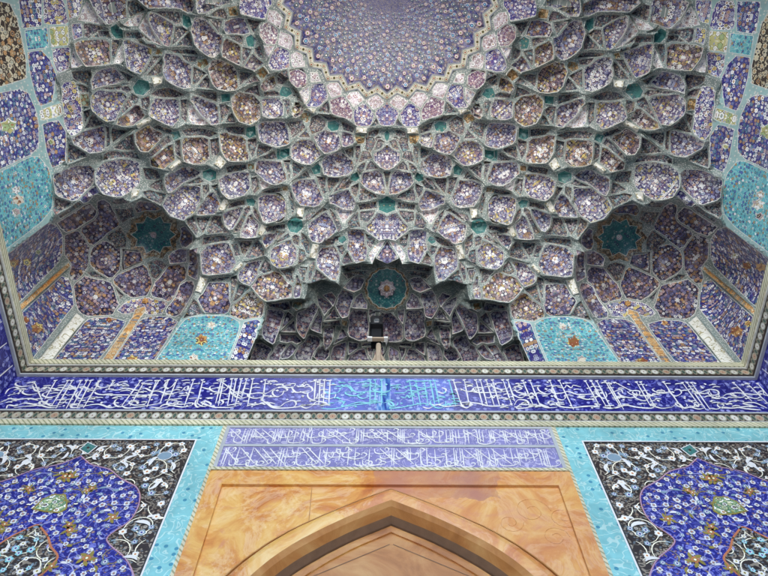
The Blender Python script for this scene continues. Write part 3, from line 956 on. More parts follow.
# obs axis of the traced drawing -> plane of symmetry
OBS = [(-20, 383.), (100, 381.4), (130, 381.4), (200, 381.6), (262, 382.8), (290, 383.4), (340, 385.), (366, 387.5), (398, 388.5)]
def obs_axis(y):
    for (a, b), (c, d) in zip(OBS, OBS[1:]):
        if y <= c: return b+(d-b)*(max(y, a)-a)/(c-a)
    return OBS[-1][1]
def axis_x(y):
    """image column of the plane of symmetry at image row y"""
    return AXIS[int(min(max(y, -20), 398)+20)]
AXIS = []
for yy in range(-20, 400):
    lo, hi = 360., 410.
    for _ in range(24):
        m = (lo+hi)/2; d = ray(m, yy); t = 14.5/d.z if yy < 250 else 6.0/max(d.y, .01)
        if (CAM+d*t).x > 0: hi = m
        else: lo = m
    AXIS.append(lo)
# ---- planar subdivision of the left half
verts = []; edges = []; cf = []; meta = []
def addpoly(p, tag):
    b = len(verts); verts.extend(p); cf.append(list(range(b, b+len(p)))); meta.append(tag)
ROUND = set('SNnKMVX')
# every traced tile is let grow until only a narrow rib is left between neighbours
RSEG = np.array([[r[i], r[i+1]] for r in RIDGE for i in range(len(r)-1)], float)
def pseg(x, y, sg):
    ab = sg[:, 1]-sg[:, 0]; L = np.maximum((ab**2).sum(1), 1e-9)
    t = np.clip(((x-sg[:, 0, 0])*ab[:, 0]+(y-sg[:, 0, 1])*ab[:, 1])/L, 0, 1)
    return np.hypot(sg[:, 0, 0]+t*ab[:, 0]-x, sg[:, 0, 1]+t*ab[:, 1]-y).min()
def ringfit(P): return [(x-(axis_x(y)-obs_axis(y))*min(1, max(0, x/384.)), y) for x, y in P]
RNG = ringfit(ringpx)
RS2 = np.array([[RNG[i-1], RNG[i]] for i in range(len(RNG))], float)
FIX = {'g', 'r', 'q', 'o', 'e', 'c2', 'Y', 'L'}
polys = []
for c, p in FACES:
    if c in ROUND and len(p) >= 5: p = chaikin(p)
    if c not in FIX:
        q = []
        for i in range(len(p)):
            a, b = p[i-1], p[i]; L = math.hypot(b[0]-a[0], b[1]-a[1]); n = max(1, int(L/4.5))
            q += [(a[0]+(b[0]-a[0])*k/n, a[1]+(b[1]-a[1])*k/n) for k in range(n)]
        p = q
    polys.append(p)
for step in range(3):
    segl = [np.array([[p[i-1], p[i]] for i in range(len(p))], float) for p in polys]
    cen = [np.array(p).mean(0) for p in polys]; rad = [np.hypot(*(np.array(p)-ce).T).max() for p, ce in zip(polys, cen)]
    new = []
    for i, (p, (c, _)) in enumerate(zip(polys, FACES)):
        if c in FIX: new.append(p); continue
        nbs = [segl[j] for j in range(len(polys)) if j != i and FACES[j][0] not in ('o', 'e', 'c2', 'q') and math.hypot(*(cen[j]-cen[i])) < rad[i]+rad[j]+14]
        SG = np.concatenate(nbs+[RSEG]) if nbs else RSEG
        MX = {'T': 4.0, 'G': .4, 'O': 1.5, 'C': .6, 'n': 5.5, 'N': 4.0, 'B': 1.5, 'X': 1.0, 'D': 1.0, 'V': 2.0, 'E': 1.5}.get(c, 4.5)/3
        q = []
        for k in range(len(p)):
            a, b, d = Vector(p[k-1]), Vector(p[k]), Vector(p[(k+1) % len(p)])
            m = (d-a); m = Vector((m.y, -m.x)); m = m.normalized() if m.length > 1e-6 else Vector((0, 0))
            g = min(MX, (pseg(b.x, b.y, SG)-1.25)*.5, pseg(b.x, b.y, RS2)-.6, pseg(b.x, b.y, RSEG)-.8)
            q.append((b.x+m.x*max(g, 0), b.y+m.y*max(g, 0)))
        new.append(q)
    polys = new
for i, (c, p) in enumerate(FACES):
    p = polys[i]; FACES[i] = (c, p)
    addpoly(p, (i, 0))
    w = .5 if c in 'TGOWPgqoer' or len(c) > 1 else .62
    q = inset(p, w)
    if area(q) > .3*area(p): addpoly(q, (i, 1))
def addline(p):
    b = len(verts); verts.extend(p); edges.extend([(b+i, b+i+1) for i in range(len(p)-1)])
for r in RIDGE: addline(r)
addline(RNG+[RNG[0]])
for r in RIDGE:      # the pale arris of every tier
    pr_ = []
    for i, p in enumerate(r):
        a, b = r[max(i-1, 0)], r[min(i+1, len(r)-1)]
        nx, ny = -(b[1]-a[1]), b[0]-a[0]; l = math.hypot(nx, ny) or 1; nx /= l; ny /= l
        if (nx*(385-p[0])+ny*(-18-p[1])) < 0: nx, ny = -nx, -ny
        pr_.append((p[0]+nx*1.35, p[1]+ny*1.35))
    addline(pr_)
XL, YT, YB = -62, -15, 394
gp = []
for j in range(int((YB-YT)/3.4)+1):
    y = YT+j*3.4
    for i in range(140):
        x = XL+i*3.4+(1.7 if j % 2 else 0)
        if x < 396: gp.append((x+rnd.uniform(-.4, .4), y+rnd.uniform(-.4, .4)))
nv0 = len(verts)
verts.extend(gp)
out = delaunay_2d_cdt([Vector(v) for v in verts], edges, cf, 0, 1e-4, True)
V2 = np.array([(v.x, v.y) for v in out[0]]); TRI = [tuple(f) for f in out[2]]; OF = out[5]
print('cdt', len(V2), len(TRI))
TC = V2[np.array(TRI)].mean(1)
LAB = np.full((len(TRI), 2), -1)
for o, (i, k) in enumerate(meta):
    q = np.array([verts[v] for v in cf[o]]); lo_, hi_ = q.min(0), q.max(0)
    ids = np.where((TC[:, 0] > lo_[0]) & (TC[:, 0] < hi_[0]) & (TC[:, 1] > lo_[1]) & (TC[:, 1] < hi_[1]))[0]
    for t in ids:
        if inside(q, TC[t, 0], TC[t, 1]): LAB[t] = (i, k)
def label_tri(fi): return None if LAB[fi][0] < 0 else (int(LAB[fi][0]), int(LAB[fi][1]))
# ---- relief field
px, py = V2[:, 0], V2[:, 1]
segs = np.array([[r[i], r[i+1]] for r in RIDGE for i in range(len(r)-1)], float)
dr, bx, by = sdist(px, py, segs)
zx, zy = 385., -18.
above = np.hypot(px-zx, py-zy) < np.hypot(bx-zx, by-zy)      # nearer the crown than its ridge: the curved shell
rel = np.where(above, -.008*np.exp(-(dr/7.0)**1.3), -.008*np.exp(-(dr/2.2)**1.5)+.004)
msegs = np.array([[MOUTH[i], MOUTH[i+1]] for i in range(len(MOUTH)-1)], float)
mseg_c = np.array([[REG['corner'][i], REG['corner'][i+1]] for i in range(2, 17)], float)
dm, _, _ = sdist(px, py, msegs); dc, _, _ = sdist(px, py, mseg_c)
inC = np.array([inside(REG['central'], a, b) for a, b in V2]); inK = np.array([inside(REG['corner'], a, b) for a, b in V2])
inf = np.zeros(len(V2))
u = np.clip(dm/75, 0, 1); inf += np.where(inC, .008*np.clip(dm/3, 0, 1)+.21*u**1.1, 0)
u = np.clip(dc/45, 0, 1); inf += np.where(inK, .006*np.clip(dc/4, 0, 1)+.09*(1-(1-u)**2)*np.clip((330-py)/60, 0, 1), 0)
# flutes inside the two kinds of niche
inSide = np.array([inside(REG['side'], a, b) or inside(REG['pier'], a, b) for a, b in V2])
# each shell leans out at its foot, so every cell ends in a lip of its own
lip = np.zeros(len(V2)); rho = np.hypot(px-zx, py-zy)
for (c, p) in FACES:
    if c not in ('S', 'K', 'M', 'n', 'N'): continue
    q = np.array(p); r_ = np.hypot(q[:, 0]-zx, q[:, 1]-zy); c0 = q.mean(0)
    m = (np.abs(px-c0[0]) < 40) & (np.abs(py-c0[1]) < 40)
    sg = np.array([[p[i-1], p[i]] for i in range(len(p))], float)
    ids = np.where(m)[0]; dd, _, _ = sdist(px[ids], py[ids], sg)
    ins_ = np.array([inside(p, px[i], py[i]) for i in ids])
    dd = np.where(ins_, -dd, dd)
    w = np.clip((rho[ids]-r_.min())/(r_.max()-r_.min()), 0, 1)**1.3
    dl = {'S': .0135, 'K': .009, 'M': .008, 'n': .009, 'N': .005}[c]
    v = dl*w*np.where(dd > 0, np.exp(-(dd/2.6)**2), 1.0)*(1.0 if c != 'N' else 1)
    lip[ids] = np.maximum(lip[ids], v)
rel = np.where(inSide, 0, rel-lip)
# ---- bulge of every cell
bul = np.zeros(len(V2)); nb = np.zeros(len(V2))
lab = [label_tri(i) for i in range(len(TRI))]
cells = {}
for ti, lb in enumerate(lab):
    if lb is not None: cells.setdefault(lb[0], []).append(ti)
DEP = {'S': .020, 'K': .009, 'M': .008, 'N': .008, 'n': .016, 'V': .004, 'T': .004, 'G': .002, 'X': 0, 'B': .0012, 'Y': -.003, 'L': -.006, 'C': -.006, 'g': .004, 'q': .004, 'o': 0}
for ci, tl in cells.items():
    c, p = FACES[ci]; dep = DEP.get(c, 0)
    vi = sorted({v for t in tl for v in TRI[t]})
    sg = np.array([[p[i-1], p[i]] for i in range(len(p))], float)
    dd, _, _ = sdist(px[vi], py[vi], sg)
    mx = max(dd.max(), .8)
    if c in 'YL': f = np.sin(np.clip(dd/mx, 0, 1)*math.pi/2)
    elif c == 'C': f = np.clip(dd/1.0, 0, 1)
    elif c == 'T': f = np.clip(dd/1.2, 0, 1)
    else: f = 1-(1-np.clip(dd/mx, 0, 1))**2.2
    bul[vi] = np.where(np.abs(dep*f) > np.abs(bul[vi]), dep*f, bul[vi])
P3 = np.zeros((len(V2), 3))
kc = .17*np.clip((V2[:, 1]), 0, 1)*0
for i, (x, y) in enumerate(V2):
    ax = axis_x(y); xs = x+(ax-obs_axis(y))*min(1, max(0, (x+0)/384.))
    if x > obs_axis(y)-.9: xs = ax
    d = ray(xs, y); t = t_vault(d)
    t *= 1+rel[i]+inf[i]+bul[i]
    p = CAM+d*t
    if x > obs_axis(y)-.9: p.x = 0
    P3[i] = (min(p.x, 0), p.y, p.z)
print('lifted')
# ---- who owns each triangle
def region_of(x, y):
    for k in ('corner', 'pier', 'central', 'side'):
        if inside(REG[k], x, y): return k
    return 'vault'
ringL = ringpx
TCx, TCy = TC[:, 0], TC[:, 1]
tdr, tbx, tby = sdist(TCx, TCy, segs)
ARRIS = (tdr < 1.25) & (np.hypot(TCx-zx, TCy-zy) < np.hypot(tbx-zx, tby-zy))
own = {}      # (region, tier, cell index or -1) -> triangles
cell_reg = {}
def tier_of(x, y, z): return min(8, max(0, int((z-10.6)/.78)))
for ci, tl in cells.items():
    c, p = FACES[ci]; cx = sum(a for a, b in p)/len(p); cy = sum(b for a, b in p)/len(p)
    vs = P3[[v for t in tl for v in TRI[t]]]
    cell_reg[ci] = (region_of(cx, cy), tier_of(cx, cy, vs[:, 2].mean()))
for ti, lb in enumerate(lab):
    a = V2[list(TRI[ti])].mean(0); b = P3[list(TRI[ti])].mean(0)
    if a[0] > obs_axis(a[1])+3.2 or min(V2[v][0]-obs_axis(V2[v][1]) for v in TRI[ti]) > -.9 or a[1] > YB-1 or a[0] < XL+1: continue
    if inside(RNG, a[0], a[1]): continue
    if lb is None: key = (region_of(*a), tier_of(a[0], a[1], b[2]), -1)
    else: key = (*cell_reg[lb[0]], lb[0])
    if key[0] != 'vault': key = (key[0], 0, key[2])
    own.setdefault(key, []).append(ti)
NAMES = {'S': 'shell_cell', 'T': 'facet_tile', 'G': 'star_tile', 'O': 'lozenge_tile', 'C': 'bracket', 'W': 'pale_tile', 'P': 'diamond_tile', 'K': 'cobalt_cell', 'M': 'mauve_cell', 'V': 'floral_panel', 'B': 'blue_panel', 'X': 'turquoise_panel', 'D': 'scroll_panel', 'E': 'yellow_tile', 'N': 'niche_facet', 'n': 'niche_facet', 'Y': 'colonnette', 'L': 'corner_shaft', 'g': 'star_medallion', 'q': 'rosette', 'o': 'ochre_motif', 'r': 'medallion_border', 'e': 'green_motif', 'c2': 'cream_motif'}
def cell_mesh(name, tris, mirror, mats, matof, parent, smooth, seed, unwrap='plane'):
    """triangles -> mesh with planar uv in metres"""
    idx = {}; vs = []; fs = []; mi = []
    pts = P3[[v for t in tris for v in TRI[t]]]
    A = P3[[TRI[t][0] for t in tris]]; B = P3[[TRI[t][1] for t in tris]]; Cc = P3[[TRI[t][2] for t in tris]]
    n = np.cross(B-A, Cc-A).sum(0); n = n/max(np.linalg.norm(n), 1e-9)
    ctr = pts.mean(0)
    if n @ ctr > 0: n = -n
    e2 = np.array([0, 0, 1.])-n[2]*n
    if np.linalg.norm(e2) < .25: e2 = np.array([ctr[0], ctr[1], 0])-n*(n@np.array([ctr[0], ctr[1], 0]))
    e2 /= max(np.linalg.norm(e2), 1e-9); e1 = np.cross(e2, n)
    both = mirror == 'both'
    if both:
        n[0] = 0; n /= max(np.linalg.norm(n), 1e-9); ctr[0] = 0; e1 = np.array([1., 0, 0]); e2 = np.cross(n, e1); e2 = e2 if e2[2] > 0 else -e2
    for side_ in ((False, True) if both else (mirror,)):
      for t in tris:
        f = []
        for v in TRI[t]:
            kk = (v, side_ and abs(P3[v][0]) > 1e-6)
            if kk not in idx: idx[kk] = len(vs); q = P3[v]; vs.append((-q[0] if side_ else q[0], q[1], q[2]))
            f.append(idx[kk])
        a, b, c = (P3[v] for v in TRI[t])
        flip = (np.cross(b-a, c-a) @ (a-np.array(CAM)) > 0)
        if flip != side_: f = f[::-1]
        fs.append(f); mi.append(matof(t))
    me = bpy.data.meshes.new(name); me.from_pydata(vs, [], fs)
    for m in mats: me.materials.append(M[m])
    me.polygons.foreach_set('material_index', mi)
    if smooth: me.polygons.foreach_set('use_smooth', [True]*len(fs))
    uvv = {}
    r = random.Random(seed+(1000 if mirror else 0)); o1, o2 = r.uniform(0, 50), r.uniform(0, 50)
    if unwrap == 'round':
        ctr = ctr.copy(); n = -ctr/np.linalg.norm(ctr)
        e2 = np.array([0, 0, 1.])-n[2]*n
        if both or np.linalg.norm(e2) < 1e-3: e1 = np.array([1., 0, 0]); e2 = np.cross(n, e1)
        else: e2 /= np.linalg.norm(e2); e1 = np.cross(e2, n)
    for (v, sd_), k2 in idx.items():
        if unwrap == 'lattice':
            uvv[k2] = (P3[v][0]/P3[v][2]*14, P3[v][1]/P3[v][2]*14); continue
        if unwrap == 'round':
            w_ = P3[v]*np.array([-1, 1, 1]) if (both and sd_) else P3[v]
            q = w_*(ctr@n)/(w_@n)-ctr; uvv[k2] = (q@e1, q@e2); continue
        q = (P3[v]*np.array([-1, 1, 1]) if (both and sd_) else P3[v])-ctr; uvv[k2] = (q@e1, q@e2)
    q_ = pts-pts.mean(0); size_ = float(np.percentile(np.linalg.norm(q_, axis=1), 92))
    if unwrap == 'lattice': o1 = o2 = size_ = 0.0
    l1 = me.uv_layers.new(name='Seed'); l1.data.foreach_set('uv', [o1, o2]*len(me.loops))
    l2 = me.uv_layers.new(name='Size'); l2.data.foreach_set('uv', [size_, 0.0]*len(me.loops))
    ul = me.uv_layers.new(name='UVMap'); ul.active_render = True; me.uv_layers.active = ul; lv = np.zeros(len(me.loops), int); me.loops.foreach_get('vertex_index', lv)
    ul.data.foreach_set('uv', [c for l in lv for c in uvv[l]])
    o = bpy.data.objects.new(name, me); COL.objects.link(o)
    if parent: o.parent = parent; 
    return o
vault = empty('muqarnas_vault', 'tiled stalactite half dome of many rows of small floral cells, beneath the round blue crown', 'muqarnas vault')
cn = empty('central_niche', 'dark arched central niche in the back wall, round teal rosette in its ceiling', 'niche')
corner = [empty('corner_niche', 'recessed corner niche with a teal ten-pointed star on the left side of the vault', 'niche', 'star niches in the corners'),
          empty('corner_niche', 'recessed corner niche with a teal ten-pointed star on the right side of the vault', 'niche', 'star niches in the corners')]
pier = [empty('panelled_pier', 'turquoise arched floral panel between the left corner niche and the dark central niche', 'tile pier', 'piers beside the central niche'),
        empty('panelled_pier', 'turquoise arched floral panel between the right corner niche and the dark central niche', 'tile pier', 'piers beside the central niche')]
side = [empty('side_wall_panelling', 'stacked arched turquoise and blue tile panels on the upper left side wall', 'wall panelling', 'upper side wall panelling'),
        empty('side_wall_panelling', 'stacked arched turquoise and blue tile panels on the upper right side wall', 'wall panelling', 'upper side wall panelling')]
tiers = {}
def cell_obj(key, mirror, parent):
    ci = key[2]; c, p = FACES[ci]; tl = own[key]
    mm = c
    if c == 'S': mm = ('S', 'S2', 'S', 'S3')[ci*7 % 4]
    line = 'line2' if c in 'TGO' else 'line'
    if c in 'roq': line = 'rib'
    mats = [mm, line]
    if c == 'C': mats = ['ivory', 'line']
    if c == 'C' : mats[0] = 'L'
    mat_of = lambda t: 0 if (lab[t][1] == 1 or c in ('q', 'o')) else 1
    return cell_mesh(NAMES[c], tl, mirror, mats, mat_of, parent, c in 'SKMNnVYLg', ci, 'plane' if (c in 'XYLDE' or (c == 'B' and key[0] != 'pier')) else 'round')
for mir in (False, True):
    h = 1 if mir else 0
    for key in sorted(own):
        reg, tr, ci = key
        if ci >= 0: continue
        par = {'vault': vault, 'central': cn, 'corner': corner[h], 'pier': pier[h], 'side': side[h]}[reg]
        nm = {'vault': 'muqarnas_tier', 'central': 'niche_shell', 'corner': 'niche_shell', 'pier': 'pier_ribs', 'side': 'panel_ribs'}[reg]
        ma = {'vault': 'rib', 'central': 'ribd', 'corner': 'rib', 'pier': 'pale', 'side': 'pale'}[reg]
        o = cell_mesh(nm, own[key], mir, [ma, 'line'], lambda t: 0, par, False, 3, 'lattice')
        if reg == 'vault': tiers[(h, tr)] = o
    nest = {}
    for key in sorted(own):
        reg, tr, ci = key
        if ci < 0: continue
        onax = max(a_[0]-obs_axis(a_[1]) for a_ in FACES[ci][1]) > -1.0
        if onax and mir: continue
        par = {'vault': tiers.get((h, tr), vault), 'central': cn, 'corner': corner[h], 'pier': pier[h], 'side': side[h]}[reg]
        c = FACES[ci][0]
        if c in ('q', 'o', 'e', 'c2') and reg in nest.get(h, {}): par = nest[h][reg]
        o = cell_obj(key, 'both' if onax else mir, par)
        if c in ('B', 'X', 'g') and reg != 'central': nest.setdefault(h, {})[reg] = o
        if c == 'g' and reg == 'central': nest.setdefault(h, {})[reg] = o
print('cells', len(own))
# ------------------------------------------------------------------ crown: dome and its zigzag border
dome = empty('crown_dome', 'round blue dome crown with rings of small rosettes inside a zigzag cream border', 'dome', loc=(0, 0, 0))
ringi = ring_poly(RO*.92, RO*.855); outr = ring_poly(RO*1.0, RO*.935)
b = MB(); n = len(ringi)
for i in range(n):
    j = (i+1) % n
    a0, a1, c0, c1 = outr[i].copy(), outr[j].copy(), ringi[i].copy(), ringi[j].copy()
    for q in (c0, c1): q.z += .004
    mid0 = a0.lerp(c0, .06); 
    b.face([a0, a1, c1, c0], 'cream', [(0, 0)]*4)
    for (p, q, w) in ((a0, a1, .018), (c0, c1, .018)):
        inn = (Vector((0, 0, 0))-(p+q)/2); inn.z = 0; inn.normalize()
        s_ = 1 if p is a0 else -1
        dn = Vector((0, 0, -.006))
        b.face([p+dn, q+dn, q+dn+inn*w*s_*2, p+dn+inn*w*s_*2], 'grey', [(0, 0)]*4)
    def disc(ctr, r, m, dz):
        pp = [ctr+Vector((r*math.cos(q*math.pi/5), r*math.sin(q*math.pi/5), -dz)) for q in range(10)]
        b.face(pp, m)
    cv = a0.lerp(c0, .5); cw = a1.lerp(c1, .5); cm = cv.lerp(cw, .5)
    disc(cv, .050, 'gold', .012); disc(cv, .040, 'cream', .014); disc(cv, .022, 'orange', .016)
    disc(cm, .030, 'gold', .012); disc(cm, .014, 'umber', .014)
    disc(cv.lerp(cw, .28)+Vector((0, 0, 0)), .012, 'orange', .012); disc(cv.lerp(cw, .72), .012, 'orange', .012)
b.build('scalloped_border', dome)
b = MB(); NA, NR = 128, 22
rr0 = lambda a: None
def dpt(i, s):
    a = 2*math.pi*i/NA; k64 = (a/(math.pi/32)) % 2; f = 1-abs(k64-1)
    f = abs(k64-1)
    R0 = RO*.855+(RO*.92-RO*.855)*f
    r = RO*.8875*s+(R0-RO*.8875)*s**14
    return Vector((r*math.sin(a), r*math.cos(a), Z1+.012+1.1*(1-s*s)))
for i in range(NA):
    for j in range(NR):
        s0, s1 = j/NR, (j+1)/NR
        uvs = lambda ii, s: (ii/NA*64*max(.22, 1) if False else ii/NA*176, 28*math.log(max(s, .04)))
        pts = [dpt(i, s0), dpt(i, s1), dpt(i+1, s1), dpt(i+1, s0)]
        uv = [uvs(i, s0), uvs(i, s1), uvs(i+1, s1), uvs(i+1, s0)]
        if j == 0: pts = pts[1:]; uv = uv[1:]
        b.face(pts, 'dome', uv)
b.build('dome_shell', dome, smooth=False)
b = MB()
def dsurf(x, y):
    r = math.hypot(x, y)/(RO*.8875); return Z1+.012+1.1*(1-min(1, r*r))
for j, (s, cnt, ph) in enumerate([(.965-.052*q_+.0009*q_*q_, 64 if q_ < 9 else 32 if q_ < 15 else 16, .5*(q_ % 2)+(.19 if q_ % 3 == 2 else 0)) for q_ in range(20)]):
    for i in range(cnt):
        a = 2*math.pi*(i+ph)/cnt
        for q, (ds, da, rad, pal) in enumerate([(0, 0, .056 if (i+j) % 3 else .068, 0), (.026, .5, .030, 1)]):
            ss = s+ds+rnd.uniform(-.006, .006); aa = a+da*2*math.pi/cnt*.9+rnd.uniform(-.012, .012)
            x, y = RO*.895*ss*math.sin(aa), RO*.895*ss*math.cos(aa)
            if ss > .97: continue
            r = rad*(.35+.65*s)
            cols = (('ivory', 'cob', 'cyan'), ('dusk', 'umber', 'ivory'))[(i+j+q) % 2] if (i*5+j*3) % 4 else ('rose', 'ivory', 'gold')
            for kk, (m, fr) in enumerate(zip(cols, (1, .62, .34))):
                npt = 12
                pp = []
                for w in range(npt):
                    an = w*2*math.pi/npt; rr = r*fr*(1 if w % 2 == 0 or kk else .78)
                    xx, yy = x+rr*math.cos(an), y+rr*math.sin(an)
                    pp.append((xx, yy, dsurf(xx, yy)-.022-.006*kk))
                b.face(pp, m)
b.build('rosette_pattern', dome)
# ------------------------------------------------------------------ masonry shell that closes the vault towards the courtyard
b = MB(); NZ = 26
def sup(a, z, off=.25):
    R, n = prof(z); c, s = math.cos(a), math.sin(a)
    q = (abs(c)**n+abs(s)**n)**(-1/n)*(R+off)
    return Vector((q*c*1.014, q*s, z))
zs = [ZG+12.2+(Z1-ZG-12.2)*i/NZ for i in range(NZ+1)]
for i in range(96):
    a0, a1 = 2*math.pi*i/96, 2*math.pi*(i+1)/96
    for j in range(NZ):
        pts = [sup(a0, zs[j]), sup(a1, zs[j]), sup(a1, zs[j+1]), sup(a0, zs[j+1])]
        cy = sum(p.y for p in pts)/4
        if cy > .75 or cy < -3.6: continue
        b.face([p for p in pts], 'rib')
for i in range(64):
    a0, a1 = 2*math.pi*i/64, 2*math.pi*(i+1)/64
    if math.sin((a0+a1)/2) > .3: continue
    q = [Vector((RO*.99*math.cos(a), RO*.99*math.sin(a), Z1+.02)) for a in (a0, a1)]; w = [sup(a, Z1) for a in (a0, a1)]
    b.face([q[0], q[1], w[1]+Vector((0, 0, .0)), w[0]], 'rib')
o = b.build('front_vault_shell', vault)
b = MB(); b.box((-8.5, -4.2, 19.2), (8.5, 9.5, 19.6), 'plaster')
b.box((-8.5, 9.5, ZG), (8.5, 9.9, 19.6), 'plaster'); b.box((-8.9, -4.2, ZG), (-8.5, 9.9, 19.6), 'plaster'); b.box((8.5, -4.2, ZG), (8.9, 9.9, 19.6), 'plaster')
# front arch of the gateway, open to the court
arc = [(-6.35, ZG)]
for j in range(31):
    z = Z0-1+(Z1-Z0+1)*j/30; R, n = prof(z); arc.append((-max(R, 0)-.2, z))
L = [(-8.5, ZG)]+arc+[(0, 17.9)]
for p, q in zip(arc+[(0, 17.9)], (arc+[(0, 17.9)])[1:]):
    for s_ in (-1, 1):
        b.face([(p[0]*s_, -4.0, p[1]), (q[0]*s_, -4.0, q[1]), (q[0]*s_, -4.0, 19.3), (-8.6*-s_*-1 if False else p[0]*s_, -4.0, 19.3)], 'plaster')
for s_ in (-1, 1): b.face([(-8.6*s_, -4.0, ZG), (-6.35*s_, -4.0, ZG), (-6.35*s_, -4.0, 19.3), (-8.6*s_, -4.0, 19.3)], 'plaster')
top(b.build('outer_masonry'), 'plain sandy masonry shell round the outside of the tiled recess', 'masonry', kind='structure')
# ------------------------------------------------------------------ the three walls below the vault
def strip(mb, z0, z1, d, mat, chain=False):
    """a course that runs round the three walls, standing d proud of them"""
    zc, w = (z0+z1)/2, abs(z1-z0)
    fu = (lambda u, z: (u, (z-zc)/w)) if chain else (lambda u, z: (u, z))
    y = YW-d; x = XW-d; yf = -3.9
    mb['b'].face([(-x, y, z0), (x, y, z0), (x, y, z1), (-x, y, z1)], mat, [fu(-x, z0), fu(x, z0), fu(x, z1), fu(-x, z1)])
    for k_, s_ in (('l', -1), ('r', 1)):
        mb[k_].face([(s_*x, yf, z0), (s_*x, y, z0), (s_*x, y, z1), (s_*x, yf, z1)][::1 if s_ < 0 else -1], mat, [fu(yf, z0), fu(y, z0), fu(y, z1), fu(yf, z1)][::1 if s_ < 0 else -1])
    for zz, fl in ((z1, 1), (z0, -1)):
        mb['b'].face([(-x, y, zz), (x, y, zz), (x+d, y+d, zz), (-x-d, y+d, zz)][::fl], mat)
        mb['l'].face([(-x, yf, zz), (-x, y, zz), (-x-d, y+d, zz), (-x-d, yf, zz)][::fl], mat); mb['r'].face([(x, yf, zz), (x, y, zz), (x+d, y+d, zz), (x+d, yf, zz)][::-fl], mat)
zz = {y: zrow(y) for y in (367.3, 370.6, 371.2, 377.2, 378.4, 412, 413.4, 421.8, 422.4, 426.6, 428, 437, 438.2, 440)}
sw = [None, None]
back = empty('back_wall', 'tiled back wall below the vault carrying the inscriptions and panels', 'wall')
lw = empty('side_wall', 'tiled left side wall beneath the panelled recess, meeting the inscription corner', 'wall', 'lower side walls')
rw = empty('side_wall', 'tiled right side wall beneath the panelled recess, meeting the inscription corner', 'wall', 'lower side walls')
def tri(): return {'b': MB(), 'l': MB(), 'r': MB()}
def fin(t, name):
    t['b'].build(name, back); t['l'].build(name, lw); t['r'].build(name, rw)
t = tri(); strip(t, zz[370.6], zz[367.3]+.02, .12, 'rope'); strip(t, zz[371.2], zz[370.6], .10, 'line'); fin(t, 'cornice')
t = tri(); strip(t, zz[377.2], zz[371.2], .07, 'chain', True); fin(t, 'chain_border')
t = tri(); strip(t, zz[378.4], zz[377.2], .05, 'grey'); strip(t, zz[413.4], zz[412], .03, 'grey'); fin(t, 'grey_fillet')
t = tri(); strip(t, zz[421.8], zz[413.4], .02, 'chain', True); fin(t, 'chain_border')
t = tri(); strip(t, zz[426.6], zz[422.4], .03, 'rope'); strip(t, zz[422.4], zz[421.8], .035, 'line'); fin(t, 'rope_border')
zb0, zb1 = zz[412], zz[378.4]
# inscription band
bb = MB()
xs = [-XW, -1.02, 1.0, XW]
for i in range(3):
    m = 'bandf' if i == 1 else 'band'
    bb.face([(xs[i], YW, zb0), (xs[i+1], YW, zb0), (xs[i+1], YW, zb1), (xs[i], YW, zb1)], m)
inscr = empty('inscription_band', 'long cobalt band of white flowing Arabic letters running under the vault, faded in the middle', 'inscription', loc=(0, 0, 0))
bg = bb.build('band_ground', inscr)
b2 = MB(); b2.face([(-.20, YW-.0015, zb0), (.02, YW-.0015, zb0), (.03, YW-.0015, zb1), (-.14, YW-.0015, zb1)], 'stain')
k = NT('dark_wet_run'); tc = k.n('ShaderNodeTexCoord').outputs['Object']
mpn = k.n('ShaderNodeMapping', ins={0: tc, 'Scale': (3.2, 1, .5)}).outputs[0]
nn = k.noise(mpn, 4, 4, .6)
M['stain'] = k.done(k.ramp(nn, [(.38, (.02, .05, .28)), (.5, (.08, .22, .50)), (.62, (.34, .46, .74))]), .25)
b2.build('water_run', bg)
def smooth(p, n=4):
    if len(p) < 3: return p
    out = []
    for i in range(len(p)-1):
        p0 = p[max(i-1, 0)]; p1 = p[i]; p2 = p[i+1]; p3 = p[min(i+2, len(p)-1)]
        for j in range(n):
            t = j/n
            out.append(tuple(.5*((2*p1[k])+(-p0[k]+p2[k])*t+(2*p0[k]-5*p1[k]+4*p2[k]-p3[k])*t*t+(-p0[k]+3*p1[k]-3*p2[k]+p3[k])*t**3) for k in (0, 1)))
    out.append(p[-1]); return out
def ribbon(mb, pts, w, m, place, nib=None, taper=True, lift=0):
    n = len(pts)
    L, R = [], []
    for i, p in enumerate(pts):
        a = pts[max(i-1, 0)]; c = pts[min(i+1, n-1)]
        dx, dz = c[0]-a[0], c[1]-a[1]; l = math.hypot(dx, dz) or 1
        ww = w
        if nib is not None:
            an = math.atan2(dz, dx); ww = w*(.32+.9*abs(math.sin(an-nib)))
        if taper and n > 2:
            f = i/(n-1); ww *= .45+.55*min(1, 5*f, 5*(1-f))
        nx, nz = -dz/l*ww, dx/l*ww
        L.append((p[0]+nx, p[1]+nz)); R.append((p[0]-nx, p[1]-nz))
    for i in range(n-1):
        mb.face([place(*R[i], lift), place(*R[i+1], lift), place(*L[i+1], lift), place(*L[i], lift)], m)
pb = lambda x, z, l=0: (x, YW-.005-l, z)
mbt = {'ivory': MB(), 'cyan': MB()}
off = 0; zi = 0
